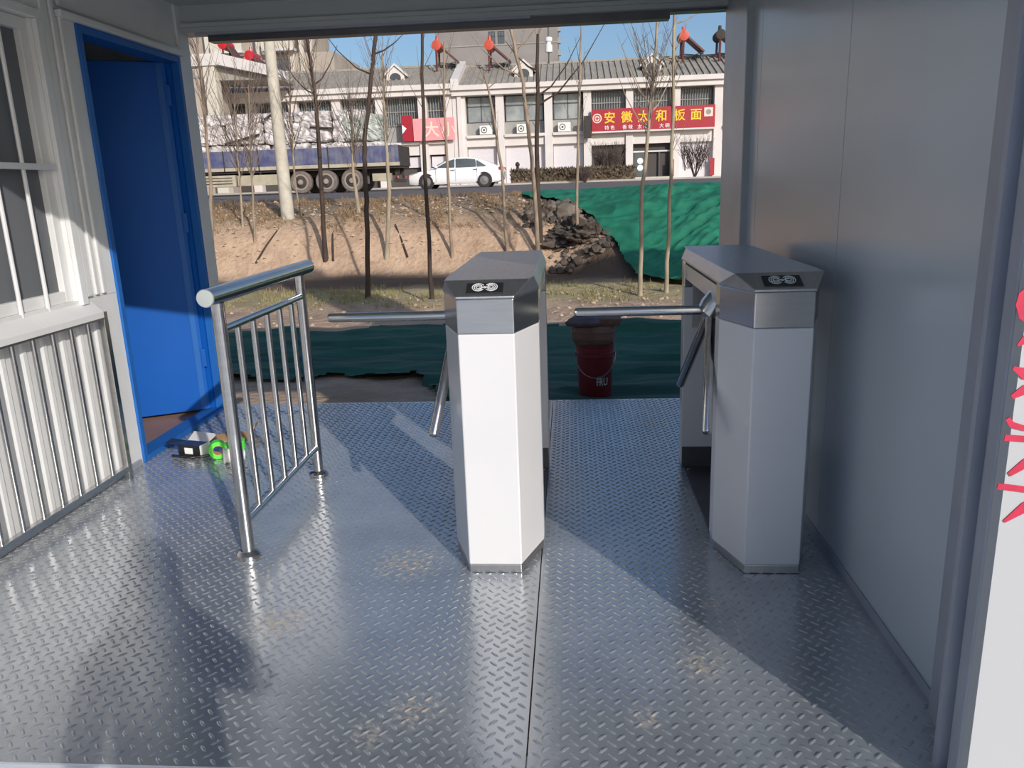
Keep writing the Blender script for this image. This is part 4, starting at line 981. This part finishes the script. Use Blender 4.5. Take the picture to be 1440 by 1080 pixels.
s, w_, h_ = sign(-11.15,-10.45,4.45,6.1,54.48,'sign_red','small bright red sign board left of the pink sign')
MB().loft([[(-.35,-.09,.25),(-.05,-.09,.0),(-.35,-.09,-.35)],[(-.35,-.081,.25),(-.05,-.081,.0),(-.35,-.081,-.35)]]).build('white_wedge', 'sym', s)
sp_ = box('side_sign', (1.02,54.2,4.2), (1.5,54.5,5.6), 'chassis', None, .02); tag(sp_, 'dark purple vertical sign box at the left end of the red sign', 'sign')
for x, lab_ in ((-5.55,'white air conditioner on the ledge of the first shop bay from the left'),(-3.05,'white air conditioner on the ledge of the middle shuttered bay'),(-.28,'white air conditioner on the ledge right of the middle bay')):
    ac_unit(x, 55.2, 4.70, lab_)
# solar water heaters on the roof
def heater(x, y, block, label, s=1., m='orange'):
    ze, zr = (7.86,9.55) if block else (8.01,9.7)
    z = ze+(y-54.5)/4.5*(zr-ze)+.1
    r = empty('solar_heater', (x,y,z), label=label, cat='water heater', group='solar water heaters on the roofs')
    h_ = 1.45*s
    MB().tube([(0,-.72,h_),(0,-.70,h_),(0,.70,h_),(0,.72,h_)], [.2,.33,.33,.2], 16).build('tank', m, r)
    MB().poly([(.25,-.65,h_-.15),(1.35,-.65,.35),(1.35,.65,.35),(.25,.65,h_-.15),(.33,-.65,h_-.06),(1.43,-.65,.43),(1.43,.65,.43),(.33,.65,h_-.06)],[(0,3,2,1),(4,5,6,7),(0,1,5,4),(1,2,6,5),(2,3,7,6),(3,0,4,7)]).build('collector', 'collector', r)
    for yy in (-.6,.6):
        MB().tube([(-.05,yy,yy*.375),(-.02,yy,h_-.2)], .08, 6).build('leg', 'collector', r); MB().tube([(1.3,yy,yy*.375),(1.3,yy,.36)], .04, 5).build('leg', 'frame_dark', r)
        MB().tube([(-.05,yy,yy*.375+.25),(1.3,yy,.34)], .03, 5).build('brace', 'frame_dark', r)
    MB().tube([(0,-.2,h_+.2),(0,-.2,h_+.62)], [.14,.10], 8).build('vent_cap', m, r)
heater(-9.0,58.0,0,'orange solar water heater on the left roof, beside the white parapet')
heater(-5.35,58.0,1,'orange solar water heater on the roof left of the dormer')
heater(7.85,58.0,1,'orange solar water heater on the roof right of the saplings')
heater(10.25,57.8,1,'brown solar water heater at the right end of the roof by the post', m='chassis')
heater(-24.3,58.4,0,'red solar water heater at the upper left, farther from the pole', 1.45, 'tail')
heater(-22.3,58.0,0,'red solar water heater just left of the concrete pole top', .95, 'tail')
an = empty('roof_antenna', (-1.3,58.8,9.4), label='thin roof mast with a white cylinder above the shops', cat='antenna')
MB().tube([(0,0,0),(0,0,3.2)], .05, 8).build('mast', 'frame_dark', an)
MB().lathe([(.12,.85),(.26,.9),(.26,1.35),(.18,1.4),(.18,1.55),(.26,1.6),(.26,1.85),(.1,1.9)], (0,0,0), 'z', 16).build('white_cylinder', 'ac', an)
# towers behind
tw_ = empty('tower_block', (0,0,0), label='tall grey tower block rising behind the shop roofs', cat='building')
box('tower_wall', (-14.2,90,1.4), (-1.0,102,40), 'tower', tw_)
for k in range(10): box('floor_band', (-14.25,89.93,4+3*k), (-.95,89.99,4.12+3*k), 'shop_grey', tw_)
for z in (16.1,19.1): 
    for x in (-8.4,-7.4): bay_window(tw_, x, x+.7, 89.99, z, z+1.3)
for k in range(12): box('corner_block', (-1.0,90.5,10+1.2*k), (-.7,91.2,10.6+1.2*k), 'shop_grey', tw_)
ap = empty('apartment_block', (0,0,0), label='pale apartment block with balconies behind the left roofs', cat='building')
box('apartment_wall', (-44,82,1.4), (-23.2,92,14.9), 'apt', ap)
for x in (-36.2,-31.0,-27.6,-26.6,-25.6): box('pilaster', (x,81.7,1.4), (x+.45,82,18), 'cream', ap)
for k in range(4):
    z = 6+3*k
    for x in (-35.3,-30.1):
        bl = box('balcony', (x,80.8,z), (x+3.2,81.99,z+.25), 'shop_white', ap); box('balcony_parapet', (x,80.8,z+.25), (x+3.2,80.95,z+1.1), 'cream', bl)
        bay_window(ap, x+.4, x+2.7, 81.99, z+.4, z+2.4)
box('upper_storey', (-44,83,14.9), (-26.5,92,19), 'apt', ap)

# hedge, shrubs and small street things
def fuzzy(name, x0, x1, y0, y1, z0, z1, n_, label, seed, ln=.28, m='hedge', cat='hedge'):
    rnd = random.Random(seed); r = empty(name, ((x0+x1)/2,(y0+y1)/2,z0), label=label, cat=cat); cx_, cy_ = (x0+x1)/2, (y0+y1)/2
    b_ = grid_mesh(frange(x0-cx_,x1-cx_,24), [y0-cy_,y0-cy_+.01,(y0+y1)/2-cy_,y1-cy_-.01,y1-cy_], lambda x, y: 0 if abs(abs(y)-(y1-y0)/2) < .005 else (z1-z0)*.86+.10*noise.noise(Vector((x*2,y*2,seed))))
    b_.build('clipped_mass', m, r)
    t = MB()
    for k in range(n_):
        x, y, z = rnd.uniform(x0,x1)-cx_, rnd.choice((y0-cy_, rnd.uniform(y0,y1)-cy_)), rnd.uniform(.05,(z1-z0)*.85)
        if y > y0-cy_: z = (z1-z0)*.82
        d = Vector((rnd.uniform(-.6,.6), rnd.uniform(-.8,.1), rnd.uniform(.1,1))).normalized()*ln*rnd.uniform(.5,1.2); a = Vector((x,y,z)); sd = Vector((rnd.uniform(-1,1),rnd.uniform(-1,1),rnd.uniform(-1,1)))*.05
        t.poly([a, a+d*.5+sd, a+d, a+d*.5-sd], [(0,1,2,3)])
    t.build('twig', m, r, kind='stuff')
fuzzy('clipped_hedge', -3.5, 3.9, 48.3, 49.2, BZ-.02, 2.22, 2200, 'low clipped brown hedge along the pavement before the shops', 3)
def shrub(x, y, z, hgt, wd, n_, label, seed, rad=.03):
    rnd = random.Random(seed); r = empty('bare_shrub', (x,y,z), label=label, cat='shrub')
    for k in range(5):
        an_ = k*1.26+rnd.uniform(-.3,.3); e = Vector((math.cos(an_)*wd*.35, math.sin(an_)*wd*.3, hgt*.55))
        MB().tube([(0,0,-.05), e*.5+Vector((0,0,hgt*.05)), e], [rad*1.6,rad,rad*.6], 6).build('stem', 'bark_dark', r)
    t = MB()
    for k in range(n_):
        an_ = rnd.uniform(0,6.28); q = rnd.uniform(.1,.5); a = Vector((math.cos(an_)*wd*q*.7, math.sin(an_)*wd*q*.7, hgt*rnd.uniform(.15,.6)))
        e = Vector((math.cos(an_)*wd*.5*rnd.uniform(.4,1.05), math.sin(an_)*wd*.5, hgt*rnd.uniform(.6,1.02)))
        t.tube([a, (a+e)/2+Vector((rnd.uniform(-.1,.1),0,.1)), e], [rad*.6,rad*.45,rad*.2], 3, False)
    t.build('twig', 'twig', r, kind='stuff')
shrub(2.4,50.4,BZ-.02,2.3,2.3,260,'dense brown bare shrub in front of the dark shop front',21)
shrub(7.4,48.4,BZ-.02,2.4,2.4,150,'spreading bare shrub in front of the white shop wall at right',22)
shrub(.9,47.4,road_z(47.4),.9,1.3,120,'small dark shrub at the kerb beside the hedge end',23,.02)
bd = empty('kerb_post', (-3.15,49.6,BZ), label='small dark post standing behind the left end of the hedge', cat='post')
MB().tube([(0,0,0),(0,0,.95)], [.14,.10], 10).build('post_body', 'black', bd); lump('post_cap', 'chassis', bd, .14, (0,0,1.1), 2, (1,1,1.1), 2, .1)

# ================================================================== beyond the frame: an assumed gate, added for its shadow, and the photographer, known by shadow
sg = empty('shadow_gate', (3.95,.5,-.25), label='tall steel site gate beside the cabin, unseen, added for its shadow', cat='gate')
box('gate_column', (-.5,-.25,0), (.45,.25,8.3), 'grey_steel', sg, .02)
box('gate_column', (8.6,-.25,0), (9.5,.25,8.3), 'grey_steel', sg, .02)
box('gate_beam', (-.5,-.3,7.10), (9.5,.3,8.05), 'sign_red', sg, .02)

def person():
    P0 = Vector((.24,-.46,-.2))
    r = empty('person', P0, label='person in a dark coat holding up a phone, seen only as a shadow', cat='person')
    J = {'pelvis':(0,0,.95,.135,.105),'waist':(0,.0,1.10,.13,.095),'chest':(0,0,1.32,.15,.105),'neck0':(0,.0,1.48,.075,.07),'neck':(0,.015,1.56,.052,.052),'head0':(0,.03,1.64,.075,.085),'head':(0,.03,1.73,.078,.092),'crown':(0,.02,1.79,.05,.06)}
    E_ = [('pelvis','waist'),('waist','chest'),('chest','neck0'),('neck0','neck'),('neck','head0'),('head0','head'),('head','crown')]
    for s, n_ in ((-1,'l'),(1,'r')):
        J['sh'+n_] = (s*.18,0,1.44,.062,.062); J['el'+n_] = (s*.205,.17,1.31,.045,.045) if s > 0 else (s*.27,.06,1.17,.045,.045); J['wr'+n_] = (s*.10-.20,.33,1.42,.029,.026); J['pa'+n_] = (s*.075-.22,.375,1.475,.036,.022)
        J['hi'+n_] = (s*.09,0,.88,.092,.092); J['kn'+n_] = (s*.10,.015,.49,.058,.058); J['an'+n_] = (s*.11,-.01,.09,.042,.042); J['to'+n_] = (s*.12,.17,.035,.04,.032)
        E_ += [('neck0','sh'+n_),('sh'+n_,'el'+n_),('el'+n_,'wr'+n_),('wr'+n_,'pa'+n_),('pelvis','hi'+n_),('hi'+n_,'kn'+n_),('kn'+n_,'an'+n_),('an'+n_,'to'+n_)]
        for k in range(5):
            base = J['pa'+n_]; a = -s*(k-1.5)*.014
            if k == 4: pts = [(base[0]-s*.02,base[1]+.0,base[2]+.0),(base[0]-s*.035,base[1]+.015,base[2]+.03),(base[0]-s*.025,base[1]+.02,base[2]+.055)]
            else: pts = [(base[0]+s*.012,base[1]+.01,base[2]+.035-k*.016),(base[0]+s*.012-s*.01,base[1]+.045,base[2]+.045-k*.018),(base[0]-s*.02,base[1]+.062,base[2]+.045-k*.018)]
            prev = 'pa'+n_
            for q, p in enumerate(pts):
                nm = f'f{n_}{k}{q}'; J[nm] = (*p,.0095-.001*q,.0095-.001*q); E_.append((prev,nm)); prev = nm
    names = list(J); me = bpy.data.meshes.new('body'); me.from_pydata([J[n_][:3] for n_ in names], [(names.index(a),names.index(b)) for a,b in E_], [])
    o = bpy.data.objects.new('body', me); COL.objects.link(o); o.parent = r
    sk_ = o.modifiers.new('skin','SKIN'); sv = me.skin_vertices[0].data
    for i, n_ in enumerate(names): sv[i].radius = J[n_][3:5]; sv[i].use_root = (n_ == 'pelvis')
    su = o.modifiers.new('sub','SUBSURF'); su.levels = 2; su.render_levels = 2
    me.materials.append(M['coat'])
    hd = lump('face', 'skin', r, .1, (0,.045,1.69), 4, (.78,.95,1.18), 3, .05)
    for s in (-1,1):
        lump('eye', 'plastic', hd, .011, (s*.032,.088,.008), 1, (1,.6,.7), 2, 0); lump('ear', 'skin', hd, .024, (s*.078,-.01,-.005), 2, (.35,.7,1.1), 2, .1)
    lump('nose', 'skin', hd, .018, (0,.098,-.018), 3, (.7,.9,1.2), 2, .05); lump('mouth', 'sign_pink', hd, .02, (0,.086,-.058), 3, (1.1,.4,.35), 2, .05)
    lump('hair', 'hair', r, .105, (0,.015,1.735), 6, (.84,.98,.95), 3, .08)
    ph = empty('phone', (.02,-.045,1.26), label='dark phone held in both hands of the person, outside the picture', cat='phone')
    MB().box((-.078,-.006,-.037),(.078,.004,.037)).build('phone_body', 'black', ph, .003); box('screen', (-.073,-.0075,-.034), (.073,-.0062,.034), 'dark_glass', ph)
person()
